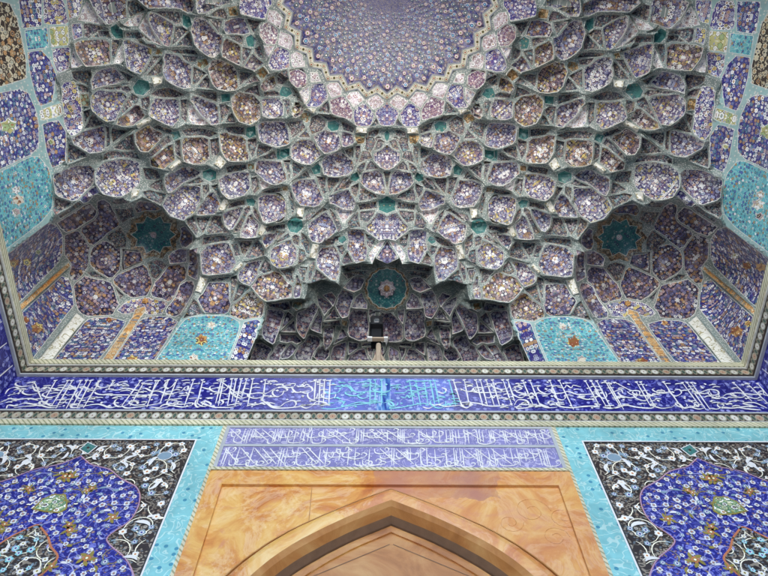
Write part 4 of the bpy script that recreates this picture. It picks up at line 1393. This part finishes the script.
for ln in SDATA.strip().split('\n'):
    w = ln.split()
    if w[0] == '@': off = float(w[1]); continue
    v = [float(a) for a in w[1:]]; pts = []
    for i in range(0, len(v), 2): pts.append(wall(off+v[i]/4.8, 360+v[i+1]/4.8))
    zm_ = (zb0+zb1)/2; pts = [(x, min(max(zm_+(z-zm_)*(1 if w[0] == 'v' else .9), zb0+.04), zb1-.02)) for x, z in pts]
    mid = pts[len(pts)//2][0]; m = 'ivory'
    if w[0] == 'c' or (w[0] == 'v' and -.95 < pts[0][0] < 1.0 and pts[0][0] > -.9): m = 'cyan'
    zi += 1
    if w[0] == 'v':
        pts = [pts[0], (pts[0][0]*.5+pts[-1][0]*.5, pts[0][1]*.5+pts[-1][1]*.5), pts[-1]]
        ribbon(mbt[m], pts, .0125, m, pb, None, True, .0006*(zi % 9))
        a = pts[0]; mbt[m].face([pb(a[0]-.035, a[1]-.01, .006), pb(a[0]-.02, a[1]-.05, .006), pb(a[0]+.03, a[1]-.015, .006), pb(a[0]+.02, a[1]+.005, .006)], m)
    else:
        ribbon(mbt[m], smooth(pts, 5), .0145, m, pb, .8, True, .0006*(zi % 9))
# dots and small vowel marks strewn between the letters
for i in range(430):
    x = rnd.uniform(-6, 6); z = rnd.uniform(zb0+.1, zb1-.1); r = rnd.uniform(.016, .03)
    m = 'cyan' if -.95 < x < 1 else 'ivory'
    if rnd.random() < .4:
        mbt[m].face([pb(x-r, z, .007), pb(x, z-r, .007), pb(x+r, z, .007), pb(x, z+r, .007)], m)
    else:
        an = rnd.uniform(.2, .8); l = rnd.uniform(.05, .10)
        ribbon(mbt[m], smooth([(x, z), (x+l*math.cos(an), z+l*math.sin(an)*.6), (x+l*1.6, z+l*.2)], 3), .011, m, pb, None, True, .007)
# the second, finer line of lettering woven through the tall strokes
x = -5.9; i = 0
while x < 5.9:
    i += 1; m = 'cyan' if -.95 < x < 1 else 'ivory'; w_ = rnd.uniform(.14, .30); zc = zb0+(zb1-zb0)*rnd.choice((.2, .42, .5, .62, .74)); h_ = rnd.uniform(.05, .10)
    if i % 3: ribbon(mbt[m], smooth([(x+w_*.5, zc+h_), (x+w_*.42, zc-h_*.3), (x, zc-h_), (x-w_*.42, zc-h_*.2), (x-w_*.5, zc+h_*.9), (x-w_*.3, zc+h_*1.4)], 5), .0125, m, pb, .8, True, .0052+.0002*(i % 5))
    else: ribbon(mbt[m], smooth([(x+w_*.6, zc), (x+w_*.2, zc+h_*.5), (x, zc-h_*.3), (x-w_*.2, zc+h_*.5), (x-w_*.4, zc-h_*.3), (x-w_*.8, zc)], 4), .0125, m, pb, .8, True, .0052+.0002*(i % 5))
    x += rnd.uniform(.13, .26)
mbt['ivory'].build('lettering', inscr); mbt['cyan'].build('faded_lettering', inscr)
# the band runs on round both corners
for s_, par in ((-1, lw), (1, rw)):
    q = MB(); X = s_*XW
    q.face([(X, -3.9, zb0), (X, YW, zb0), (X, YW, zb1), (X, -3.9, zb1)][::1 if s_ < 0 else -1], 'band', [(-3.9, zb0), (YW, zb0), (YW, zb1), (-3.9, zb1)][::1 if s_ < 0 else -1])
    g = q.build('side_inscription_band', par); g.name = 'inscription_ground'
    q = MB(); y = YW-.25
    pl = lambda u, z, l=0, X=X, s_=s_: (X-s_*(.005+l), u, z)
    i = 0
    while y > -3.7:
        i += 1
        ribbon(q, [(y, zb1-.05), (y-.04, (zb0+zb1)/2), (y-.05, zb0+rnd.uniform(.15, .5))], .0155, 'ivory', pl, None, True, .0006*(i % 7))
        if i % 3 == 0:
            c = y-.25; zc = zb0+rnd.choice((.25, .8, .35))
            ribbon(q, smooth([(c+.3, zc+.12), (c+.2, zc-.05), (c, zc-.1), (c-.25, zc), (c-.35, zc+.2), (c-.2, zc+.28), (c-.1, zc+.15)], 5), .0185, 'ivory', pl, .8, True, .003)
        if i % 4 == 1:
            c = y-.3; zc = zb0+rnd.uniform(.2, .4)
            ribbon(q, smooth([(c+.35, zc), (c+.1, zc-.08), (c-.2, zc+.02), (c-.6, zc-.05)], 5), .0185, 'ivory', pl, .8, True, .004)
        y -= rnd.choice((.13, .16, .3, .42))
    q.build('lettering', g)
    # plain courses under it
    q = MB()
    q.face([(X, -3.9, zz[437]), (X, YW, zz[437]), (X, YW, zz[426.6]), (X, -3.9, zz[426.6])][::1 if s_ < 0 else -1], 'tborder', [(-3.9, zz[437]), (YW, zz[437]), (YW, zz[426.6]), (-3.9, zz[426.6])][::1 if s_ < 0 else -1])
    q.face([(X, -3.9, ZG), (X, YW, ZG), (X, YW, zz[437]), (X, -3.9, zz[437])][::1 if s_ < 0 else -1], 'pdark', [(-3.9, ZG), (YW, ZG), (YW, zz[437]), (-3.9, zz[437])][::1 if s_ < 0 else -1])
    q.box((min(X, X+s_*.5), -3.9, ZG), (max(X, X+s_*.5)-(.01 if s_ < 0 else 0), YW+1, zz[371.2]), 'plaster') if False else None
    q.build('lower_tiles', par)
# body of the back wall
X1 = wall(227, 427)[0]; X2 = wall(223.3, 427)[0]; X3 = wall(193.5, 441)[0]
XM = abs(wall(213, 470)[0])
XC = -.5*(XW+abs(X2)) ; print('X', X1, X2, X3, XM)
XB = abs(X1)                      # marble and inscription half width
b = MB()
z1_, z2_ = zz[426.6], ZG
for s_ in (-1, 1):
    # cream rope border beside the marble
    xa, xb = sorted((s_*XB, s_*(XB+.06)))
    b.box((xa, YW-.012, ZG), (xb, YW+.2, z1_-.001), 'rope')
b.build('rope_border', back)
zp_top = zz[440]; zp_bot = 1.2
panels = []
for s_ in (-1, 1):
    pn = empty('floral_spandrel_panel', 'umber tile panel with a lobed cobalt medallion and turquoise border, %s of the marble arch' % ('left' if s_ < 0 else 'right'), 'tile panel', 'medallion panels beside the arch')
    xo, xi = s_*(XW-.02), s_*(XB+.06)
    bwid = abs(wall(196.5, 441)[0])-XB-.06
    q = MB()
    a, c = sorted((xo, xi))
    zt = z1_-.001
    # turquoise frame: four mitred strips
    O = [(a, zp_bot), (c, zp_bot), (c, zt), (a, zt)]
    I = [(a+.04 if s_ < 0 else a+bwid, zp_bot+.3), (c-bwid if s_ < 0 else c-.04, zp_bot+.3), (c-bwid if s_ < 0 else c-.04, zp_top), (a+.04 if s_ < 0 else a+bwid, zp_top)]
    wm = .35 if True else 0
    for i in range(4):
        j = (i+1) % 4
        q.face([(O[i][0], YW, O[i][1]), (O[j][0], YW, O[j][1]), (I[j][0], YW, I[j][1]), (I[i][0], YW, I[i][1])], 'tborder')
    q.build('turquoise_border', pn)
    q = MB()
    for i in range(4):
        j = (i+1) % 4
        for (w0, w1, m, ly) in ((.0, .022, 'ivory', .004), (.022, .04, 'lead', .004)):
            def ins(P, w):
                cx, cz = (I[0][0]+I[2][0])/2, (I[0][1]+I[2][1])/2
                return (P[0]+(w if P[0] < cx else -w), YW-ly, P[1]+(w if P[1] < cz else -w))
            q.face([ins(I[i], w0), ins(I[j], w0), ins(I[j], w1), ins(I[i], w1)], m)
    q.build('panel_fillet', pn)
    q = MB(); q.face([(I[0][0], YW+.002, I[0][1]), (I[1][0], YW+.002, I[1][1]), (I[2][0], YW+.002, I[2][1]), (I[3][0], YW+.002, I[3][1])], 'pdark')
    ground = q.build('panel_ground', pn)
    panels.append((s_, pn, ground, I))
# lobed medallion traced on the left panel; the right one is its mirror image about the axis of the gateway
half = [(81, 456), (90, 464), (98, 466.5), (110, 470), (120, 478), (129, 483), (136, 487), (140, 495), (138.5, 506), (133, 517), (126, 524), (117, 530), (109, 536), (107, 541), (113, 548), (123, 556), (130, 566), (135, 580), (137, 595)]
hw = [wall(*p) for p in half]
XA = hw[0][0]
dark = [(15, 540), (27, 527), (40, 526), (48, 536), (50, 548), (57, 556), (50, 566), (36, 574), (22, 580), (14, 590), (0, 596)]
def mirx(p): return (2*XA-p[0], p[1])
med = hw + [(hw[-1][0]-.05, hw[-1][1]-.8), (XA+.35, hw[-1][1]-1.5), (XA, hw[-1][1]-2.1)]
med_full = smooth(med, 3); med_full = med_full+[mirx(p) for p in med_full[::-1][1:-1]]
inn = [wall(*p) for p in ((31, 525), (41, 528), (48, 537), (51, 547), (58, 557), (50, 567), (38, 577))]; inn = [(max(p[0], XA+.03), p[1]) for p in inn]; inn[0] = (XA, inn[0][1]); inn.append((XA, inn[-1][1]-.25))
inn = smooth(inn, 4); inn = inn+[mirx(p) for p in inn[::-1][1:-1]]
def insidep(poly, p): return inside(poly, p[0], p[1])
def nearedge(poly, p): return min(math.hypot(p[0]-q[0], p[1]-q[1]) for q in poly)
def flower(mb, x, z, r, pal, pl, n=5, lift=.010, rot=0):
    for kk, (m, fr) in enumerate(zip(pal, (1, .5, .28))):
        pp = []; cnt = n*4
        for w in range(cnt):
            an = rot+w*2*math.pi/cnt; rr = r*fr*((.72+.28*abs(math.cos(n*(an-rot)/2))) if kk == 0 else 1)
            pp.append(pl(x+rr*math.cos(an), z+rr*math.sin(an), lift+.0012*kk))
        mb.face(pp, m)
def leaf(mb, x, z, an, l, m, pl, lift=.009, bend=.35, wd=.26):
    ptsu = []; ptsd = []
    for i in range(7):
        f = i/6; w = math.sin(f*math.pi)**.7*l*wd; a2 = an+bend*(f-.3)*2
        cx, cz = x+l*f*math.cos(an+bend*f), z+l*f*math.sin(an+bend*f)
        ptsu.append((cx-w*math.sin(a2), cz+w*math.cos(a2))); ptsd.append((cx+w*math.sin(a2)*.5, cz-w*math.cos(a2)*.5))
    mb.face([pl(*p, lift) for p in ptsu+ptsd[::-1][1:-1]], m)
def fan(mb, ring, m, y, pl=None):
    """simple polygon filled by triangulation"""
    r = delaunay_2d_cdt([Vector(p) for p in ring], [(i, (i+1) % len(ring)) for i in range(len(ring))], [], 0, 1e-6, False)
    for f in r[2]:
        if not inside(ring, sum(r[0][i].x for i in f)/3, sum(r[0][i].y for i in f)/3): continue
        mb.face([(r[0][i].x, y, r[0][i].y) for i in f], m)
for s_, pn, ground, I in panels:
    sx = -s_       # +1 keeps the traced left layout, -1 mirrors it
    gx = lambda x: x if s_ < 0 else -x
    pl = lambda x, z, l=0: (gx(x), YW-l, z)
    R = random.Random(11)
    x0, x1 = -XW+.12, -(XB+.06+.31)-.08
    z0p, z1p = 2.0, zp_top-.08
    q = MB(); fan(q, [(gx(x), z) for x, z in med_full], 'pcob', YW-.003); md = q.build('cobalt_medallion', ground)
    q = MB(); fan(q, [(gx(x), z) for x, z in inn], 'pdark', YW-.006); q.build('inner_medallion', ground)
    for ring, m, w, l in ((med_full, 'orange', .009, .007), (med_full, 'lav', .004, .0085), (inn, 'orange', .012, .0085)):
        q = MB()
        for i in range(len(ring)):
            ribbon(q, [ring[i], ring[(i+1) % len(ring)]], w, m, pl, None, False, l)
        q.build('medallion_outline', ground)
    # spiral vines with flowers: one set on the umber field, one on the cobalt
    vb_, fb = MB(), MB()
    def keep(p, zone):
        if not (x0 < p[0] < x1 and z0p < p[1] < z1p): return False
        im = insidep(med_full, p); ii = insidep(inn, p)
        return {'d': not im, 'c': im and not ii, 'i': ii}[zone]
    for zone, vm_, pals, sp, fr_ in (('d', 'cream', [('ivory', 'cream', 'orange')]*3+[('dusk', 'ivory', 'cob')]*2, .42, .048), ('c', 'lav', [('ivory', 'dusk', 'orange')]*3+[('dusk', 'ivory', 'cob')], .36, .038), ('i', 'cream', [('cyan', 'ivory', 'cob'), ('ivory', 'cream', 'gold')], .34, .042)):
        taken = []
        nz_ = int((z1p-z0p)/sp)+1; nx_ = int((x1-x0)/2/sp)+1
        for jz in range(nz_):
            for jx in range(-nx_, nx_+1):
                cx = XA+(jx+(.5 if jz % 2 else 0))*sp; cz = z1p-.18-jz*sp*.86
                dirn = 1 if cx >= XA else -1
                turn = dirn*(1 if jz % 2 else -1)
                a0 = math.pi*.5*(jx+jz)*dirn
                pts = []
                for i in range(30):
                    f = i/29; r = sp*.56*(1-f*.86); an = a0+turn*f*4.4*math.pi*.62
                    pts.append((cx+r*math.cos(an)*1.0, cz+r*math.sin(an)))
                seg = []
                for p in pts+[None]:
                    if p is not None and keep(p, zone): seg.append(p)
                    else:
                        if len(seg) > 2: ribbon(vb_, seg, .0062, ('cream' if zone != 'c' else ('lav' if (jx+jz) % 3 else 'gold')), pl, None, True, .0065)
                        seg = []
                for i in (0, 4, 8, 12, 16, 20, 25, 29):
                    p = pts[i]
                    if not keep(p, zone): continue
                    if min([nearedge(med_full, p), nearedge(inn, p)]) < .06: continue
                    if any(math.hypot(p[0]-w[0], p[1]-w[1]) < fr_*2.0 for w in taken): continue
                    taken.append(p); pal = pals[(i+jx*3+jz) % len(pals)]
                    flower(fb, p[0], p[1], fr_*R.uniform(.75, 1.2), pal, pl, R.choice((5, 6, 4)), .010, R.uniform(0, 6))
                for i in (4, 11, 18, 25):
                    p = pts[i]
                    if keep(p, zone) and nearedge(med_full, p) > .07:
                        leaf(vb_, p[0], p[1], a0+turn*i/29*8.5+R.uniform(-.4, .4)+1.2*turn, R.uniform(.06, .12), R.choice(['ivory', 'dusk', 'cream'] if zone == 'd' else ['lav', 'gold', 'dusk', 'ivory']), pl, .0085, .6*turn)
    # large white curling leaves on the umber field, olive palmettes on the cobalt
    for (px_, py_), an, l in (((160, 457), 3.4, .26), ((172, 471), 1.0, .22), ((126, 469), 1.3, .20), ((148, 490), .2, .24), ((160, 512), .5, .30), ((150, 527), 1.9, .26), ((137, 561), 2.0, .22), ((108, 447), 2.9, .2), ((172, 486), -1.0, .22), ((60, 460), .4, .2), ((30, 462), 1.5, .22)):
        x, z = wall(px_, py_)
        if x > x1-.02: continue
        leaf(fb, x, z, an, l*.85, 'ivory', pl, .0125, .9, .2)
        xm = 2*XA-x
        if xm > -XW+.1: leaf(fb, xm, z, math.pi-an, l*.85, 'ivory', pl, .0125, -.9, .2)
    for (px_, py_), r in (((70, 477), .17), ((92, 489), .11), ((113, 518), .15), ((70, 531), .15), ((87, 559), .17), ((30, 491), .11), ((52, 567), .12), ((5, 525), .12)):
        for mm_ in (0, 1):
            x, z = wall(px_, py_)
            if mm_: x = 2*XA-x
            if not (x0 < x < x1): continue
            for i in range(5): leaf(fb, x, z, i*1.2566+.5, r*.72, 'gold', pl, .0125, .8, .3)
            flower(fb, x, z, r*.3, ('orange', 'gold', 'cream'), pl, 4, .0145)
    for r0, m, l in ((.105, 'ivory', .0125), (.094, 'dusk', .0135)):
        for xx in (wall(165, 456.5)[0], 2*XA-wall(165, 456.5)[0]):
            fb.face([pl(xx+r0*math.cos(i*math.pi/8), wall(165, 456.5)[1]+r0*.85*math.sin(i*math.pi/8), l) for i in range(16)], m)
    vb_.build('vine_scrolls', ground); fb.build('blossoms', ground)
    # green cartouche in the middle, cream lozenge above the tip
    q = MB(); cx, cz = wall(50, 503.5); cx = XA if abs(cx-XA) < .35 else cx
    hx = [wall(*p) for p in ((32, 510), (42, 500), (53, 495), (66, 495), (68, 503), (67, 510), (60, 514), (45, 513))]
    q.face([pl(x, z, .015) for x, z in hx], 'gold')
    mx_ = sum(p[0] for p in hx)/8; mz_ = sum(p[1] for p in hx)/8
    q.face([pl(mx_+(x-mx_)*.88, mz_+(z-mz_)*.86, .017) for x, z in hx], 'cart')
    for i in range(14):
        leaf(q, mx_+R.uniform(-.3, .25), mz_+R.uniform(-.12, .1), R.uniform(0, 6), .06, R.choice(('cream', 'gold')), pl, .019+.0003*i, .8)
    q.build('green_cartouche', ground)
    q = MB(); hx = [wall(*p) for p in ((79, 450), (88, 442.5), (98, 447), (88, 455))]; mx_ = sum(p[0] for p in hx)/4; mz_ = sum(p[1] for p in hx)/4
    q.face([pl(x, z, .014) for x, z in hx], 'ivory'); q.face([pl(mx_+(x-mx_)*.86, mz_+(z-mz_)*.86, .0155) for x, z in hx], 'G')
    q.face([pl(mx_+(x-mx_)*.2, mz_+(z-mz_)*.2, .017) for x, z in hx], 'umber')
    q.build('cream_lozenge', ground)
# two-line dedication above the marble
zr = [zrow(y) for y in (427.2, 428.6, 445.0, 447.2, 469.0, 471.2, 474)]
ded = empty('dedication_panel', 'pale lavender panel with two dense lines of small white Arabic lettering above the marble arch', 'inscription')
k = NT('lavender_script_ground'); uv = k.uv()
nz = k.noise(uv, 7, 1.5, .5, 1.0); vm = k.lt(k.math('ABSOLUTE', k.math('SUBTRACT', k.math('FRACT', k.math('MULTIPLY', nz, 5)), .5)), .13)
M['ded'] = k.done(glaze(k, k.mix(vm, (.21, .20, .42), (.44, .42, .60))), .35)
b = MB(); b.face([(-XB, YW, zr[5]), (XB, YW, zr[5]), (XB, YW, zr[0]+.03), (-XB, YW, zr[0]+.03)], 'ded'); gd = b.build('panel_ground', ded)
b = MB()
for a, c in ((zr[0]+.03, zr[1]), (zr[2], zr[3]), (zr[4], zr[5])):
    b.box((-XB, YW-.010, c), (XB, YW-.002, a), 'grey')
for s_ in (-1, 1): b.box((min(s_*XB, s_*(XB-.05)), YW-.012, zr[5]), (max(s_*XB, s_*(XB-.05)), YW-.002, zr[0]), 'grey')
b.build('frame_lines', ded)
b = MB(); R = random.Random(5)
for zt_, zb_ in ((zr[1], zr[2]), (zr[3], zr[4])):
    h = zt_-zb_; x = -XB+.10; i = 0
    while x < XB-.12:
        i += 1; l = .0004*(i % 11)
        kind = R.random()
        if kind < .55:
            z0s = zb_+h*R.choice((.08, .15, .35)); ribbon(b, [(x, zt_-h*R.uniform(.04, .14)), (x-.005, zb_+h*.5), (x-.01, z0s)], .008, 'ivory', pb, None, True, l); x += R.choice((.028, .034, .045))
        if kind > .40:
            w = R.uniform(.10, .26); zc = zb_+h*R.choice((.14, .2, .5, .55, .75)); d_ = R.uniform(.04, .09)
            ribbon(b, smooth([(x-w*.5, zc+d_), (x-w*.45, zc-.01), (x-w*.1, zc-d_*.5), (x+w*.35, zc), (x+w*.5, zc+d_*.9), (x+w*.3, zc+d_*1.3), (x+w*.22, zc+d_*.6)], 4), .009, 'ivory', pb, .8, True, l+.0002)
            x += w*.27
        if kind > .8:
            ribbon(b, smooth([(x-.12, zt_-.04), (x, zb_+h*.55), (x+.12, zb_+h*.2)], 4), .008, 'ivory', pb, None, True, l+.0003); x += .05
        if R.random() < .7:
            xx = x+R.uniform(-.05, .05); z_ = zb_+h*R.uniform(.15, .9); r = .009
            b.face([pb(xx-r, z_, .006), pb(xx, z_-r, .006), pb(xx+r, z_, .006), pb(xx, z_+r, .006)], 'ivory')
b.build('lettering', gd)
# ------------------------------------------------------------------ marble arch
arch = empty('marble_arch', 'pointed orange marble arch with a thick rounded moulding below the lettering', 'arch')
outl = [(228, 576), (241, 565.5), (264, 549), (290, 534), (320, 520.5), (350, 508), (372.5, 499.5), (388.6, 494)]
innl = [(280.6, 576), (297.5, 564), (324, 549), (350, 536), (372.5, 527), (388.6, 520.5)]
def arch_curve(px_):
    P = [wall(*p) for p in px_]; xa = P[-1][0]
    P = [(p[0]-xa, p[1]) for p in P]; P[-1] = (0, P[-1][1])
    x0_, z0_ = P[0]; x1_, z1__ = P[1]
    # carry the haunch on down to upright jambs
    sl = (z1__-z0_)/(x1_-x0_); ext = []
    x, z = x0_, z0_; ang = math.atan(sl)
    while ang < math.radians(89) and len(ext) < 30:
        ang += math.radians(4.5); x -= .17*math.cos(ang); z -= .17*math.sin(ang); ext.append((x, z))
    ext.append((x, ZG))
    return ext[::-1]+P
ao, ai = arch_curve(outl), arch_curve(innl)
def resample(P, n):
    d = [0]
    for a, b_ in zip(P, P[1:]): d.append(d[-1]+math.hypot(b_[0]-a[0], b_[1]-a[1]))
    out = []
    for i in range(n):
        t = d[-1]*i/(n-1); j = 0
        while j < len(P)-2 and d[j+1] < t: j += 1
        f = (t-d[j])/max(d[j+1]-d[j], 1e-9); out.append((P[j][0]+(P[j+1][0]-P[j][0])*f, P[j][1]+(P[j+1][1]-P[j][1])*f))
    return out
NAc = 60
ao, ai = resample(ao, NAc), resample(ai, NAc)
print('arch apex', ao[-1], ai[-1], 'jamb', ao[0], ai[0])
ztm = zr[6]
# face of the marble around the arch, with a sunk panel edge
b = MB(); zi_ = zrow(487.5); xin = abs(wall(222, 487.5)[0])
GR = .05
def q4(a, c, m='marble'): b.box((min(a[0], c[0]), a[1], a[2]), (max(a[0], c[0]), c[1], c[2]), m)
b.box((-XB, YW-.05, zi_), (XB, YW+.1, ztm), 'marble')
for s_ in (-1, 1): q4((s_*XB, YW-.05, ZG), (s_*xin, YW+.1, zi_-.001))
b.build('outer_frame', arch)
b = MB(); b.box((-XB, YW-.07, ztm+.001), (XB, YW, zr[5]-.001), 'rope'); b.build('rope_border', arch)
b = MB()
for s_ in (-1, 1):
    for i in range(NAc-1):
        p, q = ao[i], ao[i+1]
        if q[1] > zi_: pass
        P = [(s_*p[0], YW-.005, p[1]), (s_*q[0], YW-.005, q[1])]
        if i == 0 or q[0]-p[0] < 1e-4 or True:
            b.face([(s_*-xin*-1 if False else s_*-xin, YW-.005, p[1]), P[0], P[1], (s_*-xin, YW-.005, q[1])], 'marble')
b.face([(-xin, YW-.005, ao[-1][1]), (xin, YW-.005, ao[-1][1]), (xin, YW-.005, zi_), (-xin, YW-.005, zi_)], 'marble')
b.build('spandrel_slab', arch)
# moulding: groove, roll, undercut; shading of groove and underside put into the colour
prof_m = [(0, -.0), (.0, -.06), (.012, -.095), (.05, -.10), (.055, -.03), (.09, -.03), (.12, -.075), (.18, -.15), (.28, -.19), (.40, -.205), (.52, -.20), (.64, -.175), (.76, -.125), (.88, -.03), (.95, .03), (.985, .06), (1.0, .10)]
b = MB()
for s_ in (-1, 1):
    for i in range(NAc-1):
        for (f0, y0), (f1, y1) in zip(prof_m, prof_m[1:]):
            def pt(k_, f, y): return (s_*(ao[k_][0]+(ai[k_][0]-ao[k_][0])*f), YW+y, ao[k_][1]+(ai[k_][1]-ao[k_][1])*f)
            fs_ = [pt(i, f0, y0), pt(i+1, f0, y0), pt(i+1, f1, y1), pt(i, f1, y1)]
            b.face(fs_ if s_ > 0 else fs_[::-1], 'grime_shade' if f0 >= .88 else 'marble2' if f1 <= .06 or f0 >= .62 else 'marble')
b.build('roll_moulding', arch, smooth=False)
# recessed tympanum of jointed slabs, with a slim inner fillet
b = MB()
for s_ in (-1, 1):
    for i in range(NAc-1):
        p, q = ai[i], ai[i+1]
        b.face([(s_*p[0], YW+.085, p[1]), (s_*q[0], YW+.085, q[1]), (0, YW+.085, q[1]), (0, YW+.085, p[1])][::s_], 'marble2')
b.build('tympanum', arch)
b = MB(); az = ai[-1][1]
for s_ in (-1, 1):
    for f0, f1, yy in ((.98, .955, .06),):
        for i in range(NAc-1):
            sc_ = lambda k_, f: (s_*ai[k_][0]*f, YW+yy, ai[0][1]+(ai[k_][1]-ai[0][1])*(1-(1-f)*.35))
            g = [sc_(i, f0), sc_(i+1, f0), sc_(i+1, f1), sc_(i, f1)]
            b.face(g, 'marble2'); h = [(x, YW+.085, z) for x, y, z in (g[3], g[2])]
            b.face([g[3], g[2], h[1], h[0]], 'marble')
for s_ in (-1, 1):
    for (xa_, za_), (xb_, zb_) in ((( .02, az-.30), (.9, az-.78)), ((.9, az-.78), (1.6, az-1.3))):
        ribbon(b, [(s_*xa_, za_), (s_*xb_, zb_)], .005, 'grime_shade', lambda x, z, l=0: (x, YW+.0815, z), None, False)
b.build('tympanum_fillet', arch)
b = MB()    # slab joints and the shallow carved scroll on the right slab
for (xa_, za_, xb_, zb_) in ((-.23, zi_-.01, -.23, ao[-1][1]+.02), (-1.02, zi_-.01, -1.0, ao[NAc-8][1]+.05)):
    ribbon(b, [(xa_, za_), (xb_, zb_)], .005, 'marble2', lambda x, z, l=0: (x, YW-.0075, z), None, False)
b.build('slab_joint', arch)
for cx, cz, r0, tn in ((1.75, zi_-.42, .24, 1), (2.12, zi_-.52, .2, -1), (1.45, zi_-.62, .16, -1), (1.95, zi_-.85, .17, 1)):
    b = MB(); pts = [(cx+r0*(1-.75*i/24)*math.cos(tn*i*.36), cz+r0*(1-.75*i/24)*math.sin(tn*i*.36)) for i in range(25)]
    b.tube([(x, YW-.005, z) for x, z in pts], .008, 'marble', 6)
    b.build('carved_scroll', arch)
# solid cores behind the facings
b = MB(); b.box((-XW-.4, YW+.45, ZG), (XW+.4, YW+.9, zz[377.2]-.6), 'plaster')
for s_ in (-1, 1): b.box((min(s_*(XW+.03), s_*(XW+.4)), -3.9, ZG), (max(s_*(XW+.03), s_*(XW+.4)), YW+.45, zz[377.2]-.6), 'plaster')
top(b.build('wall_core'), 'plain masonry core behind the tile facings of the three walls', 'masonry', kind='structure')
# ------------------------------------------------------------------ floodlight on the cornice
xl, zl = wall(378.5, 367); zl = zz[367.3]+.02
fl = empty('floodlight', 'small black floodlight with a grey glass front on a sandy post above the cornice', 'floodlight', loc=(xl, YW-.02, zl))
def at(px_, y): # height on plane y
    d = ray(*px_); t = (y-CAM.y)/d.y; p = CAM+d*t; return p
Yf = YW+.12
pb_ = at((378.5, 345), Yf)
b = MB(); b.tube([(xl, Yf, zl-.25), (pb_.x, Yf, pb_.z)], [.055, .05], 'post', 8); b.build('post', fl)
b = MB()
for dx in (-.34, .38): b.tube([(xl+dx*.9, Yf+.03, zl-.3), (pb_.x+dx*.08, Yf+.02, zl+.62)], .035, 'post', 6)
b.build('brace', fl)
a0, a1 = at((367.3, 343.5), Yf), at((387.8, 341), Yf); zc = (a0.z+a1.z)/2
b = MB(); b.box((a0.x, Yf-.10, zc-.02), (a1.x, Yf-.03, zc+.02), 'post'); bar = b.build('crossbar', fl)
for xa_, xb_ in ((a0.x-.02, a0.x+.10), (a1.x-.09, a1.x+.01)):
    b = MB(); b.box((xa_+.02, Yf-.11, zc-.025), (xb_-.01, Yf-.03, zc+.025), 'white'); b.build('end_cap', bar)
c0, c1 = at((370, 339.5), Yf), at((382.5, 318.5), Yf)
b = MB(); x0_, x1_ = c0.x, c1.x; z0_, z1__ = zc+.03, c1.z
zmid = z0_+(z1__-z0_)*.42
b.box((x0_+.02, Yf-.06, z0_+.002), (x1_-.02, Yf+.16, zmid), 'black')
# tilted lamp head above the ballast box
def tilt(x, y, z): return (x, Yf-.10+y, z)
hz0, hz1 = zmid+.004, z1__
for i in range(6):
    f0, f1 = i/6, (i+1)/6
    b.box((x0_+.01*(i % 2), Yf-.16+.02*i, hz0+(hz1-hz0)*f0+.001), (x1_-.01*(i % 2), Yf+.18, hz0+(hz1-hz0)*f1-.001), 'black')
b.build('lamp_housing', fl)
b = MB(); g0, g1 = x0_+.07, x1_-.07
b.face([(g0, Yf-.175, hz0+.07), (g1, Yf-.175, hz0+.07), (g1, Yf-.07, hz1-.10), (g0, Yf-.07, hz1-.10)], 'glass')
b.face([(g0, Yf-.165, hz0+.06), (g1, Yf-.165, hz0+.06), (g1, Yf-.175, hz0+.07), (g0, Yf-.175, hz0+.07)], 'glass')
b.build('lamp_glass', fl)
b = MB(); b.tube([(x0_-.02, Yf-.1, hz1-.02), (x0_+.05, Yf-.13, hz1+.05), ((x0_+x1_)/2, Yf-.14, hz1+.055), (x1_-.05, Yf-.13, hz1+.05), (x1_+.02, Yf-.1, hz1-.02)], .018, 'black', 8); b.build('visor', fl)
b = MB()
for sx_ in (x0_-.005, x1_+.005): b.tube([(sx_, Yf-.02, zc), (sx_, Yf+.02, zmid+.1), (sx_, Yf-.02, hz0+(hz1-hz0)*.6)], .014, 'black', 6)
b.build('bracket', fl)
b = MB(); b.tube([(x1_-.05, Yf+.2, hz0+.1), (x1_+.12, Yf+.16, zmid-.05), (x1_+.05, Yf+.06, zc-.25), (xl+.07, Yf+.02, zc-.5), (xl+.08, Yf+.02, zl-.1)], .011, 'black', 6); b.build('cable', fl)
# ------------------------------------------------------------------ ground, sky, sun
b = MB(); b.box((-150, -300, ZG-.2), (150, 150, ZG), 'ground', lambda x, y, z: (x, y))
top(b.build('courtyard_ground'), 'pale stone paving of the courtyard', 'ground', kind='structure')
wd = bpy.data.worlds.new('World'); S.world = wd; wd.use_nodes = True
nt = wd.node_tree; bgn = nt.nodes['Background']; sky = nt.nodes.new('ShaderNodeTexSky'); sky.sky_type = 'NISHITA'; sky.sun_disc = False
EL, AZ = math.radians(60), math.radians(25)
sky.sun_elevation = EL; sky.sun_rotation = AZ
nt.links.new(sky.outputs[0], bgn.inputs[0]); bgn.inputs[1].default_value = .15
sl = bpy.data.lights.new('sun', 'SUN'); so = bpy.data.objects.new('sun', sl); COL.objects.link(so)
sl.energy = 5; sl.angle = math.radians(.5); sl.color = (1, .95, .88)
sd = Vector((math.sin(AZ)*math.cos(EL), math.cos(AZ)*math.cos(EL), math.sin(EL)))
so.rotation_euler = sd.to_track_quat('Z', 'Y').to_euler(); so.location = (0, -20, 30)
S.view_settings.view_transform = 'Standard'; S.view_settings.look = 'None'; S.view_settings.exposure = EXPO; S.view_settings.gamma = 1
try:
    S.cycles.use_denoising = True; S.cycles.max_bounces = 8; S.cycles.diffuse_bounces = 6; S.cycles.glossy_bounces = 3
except Exception: pass
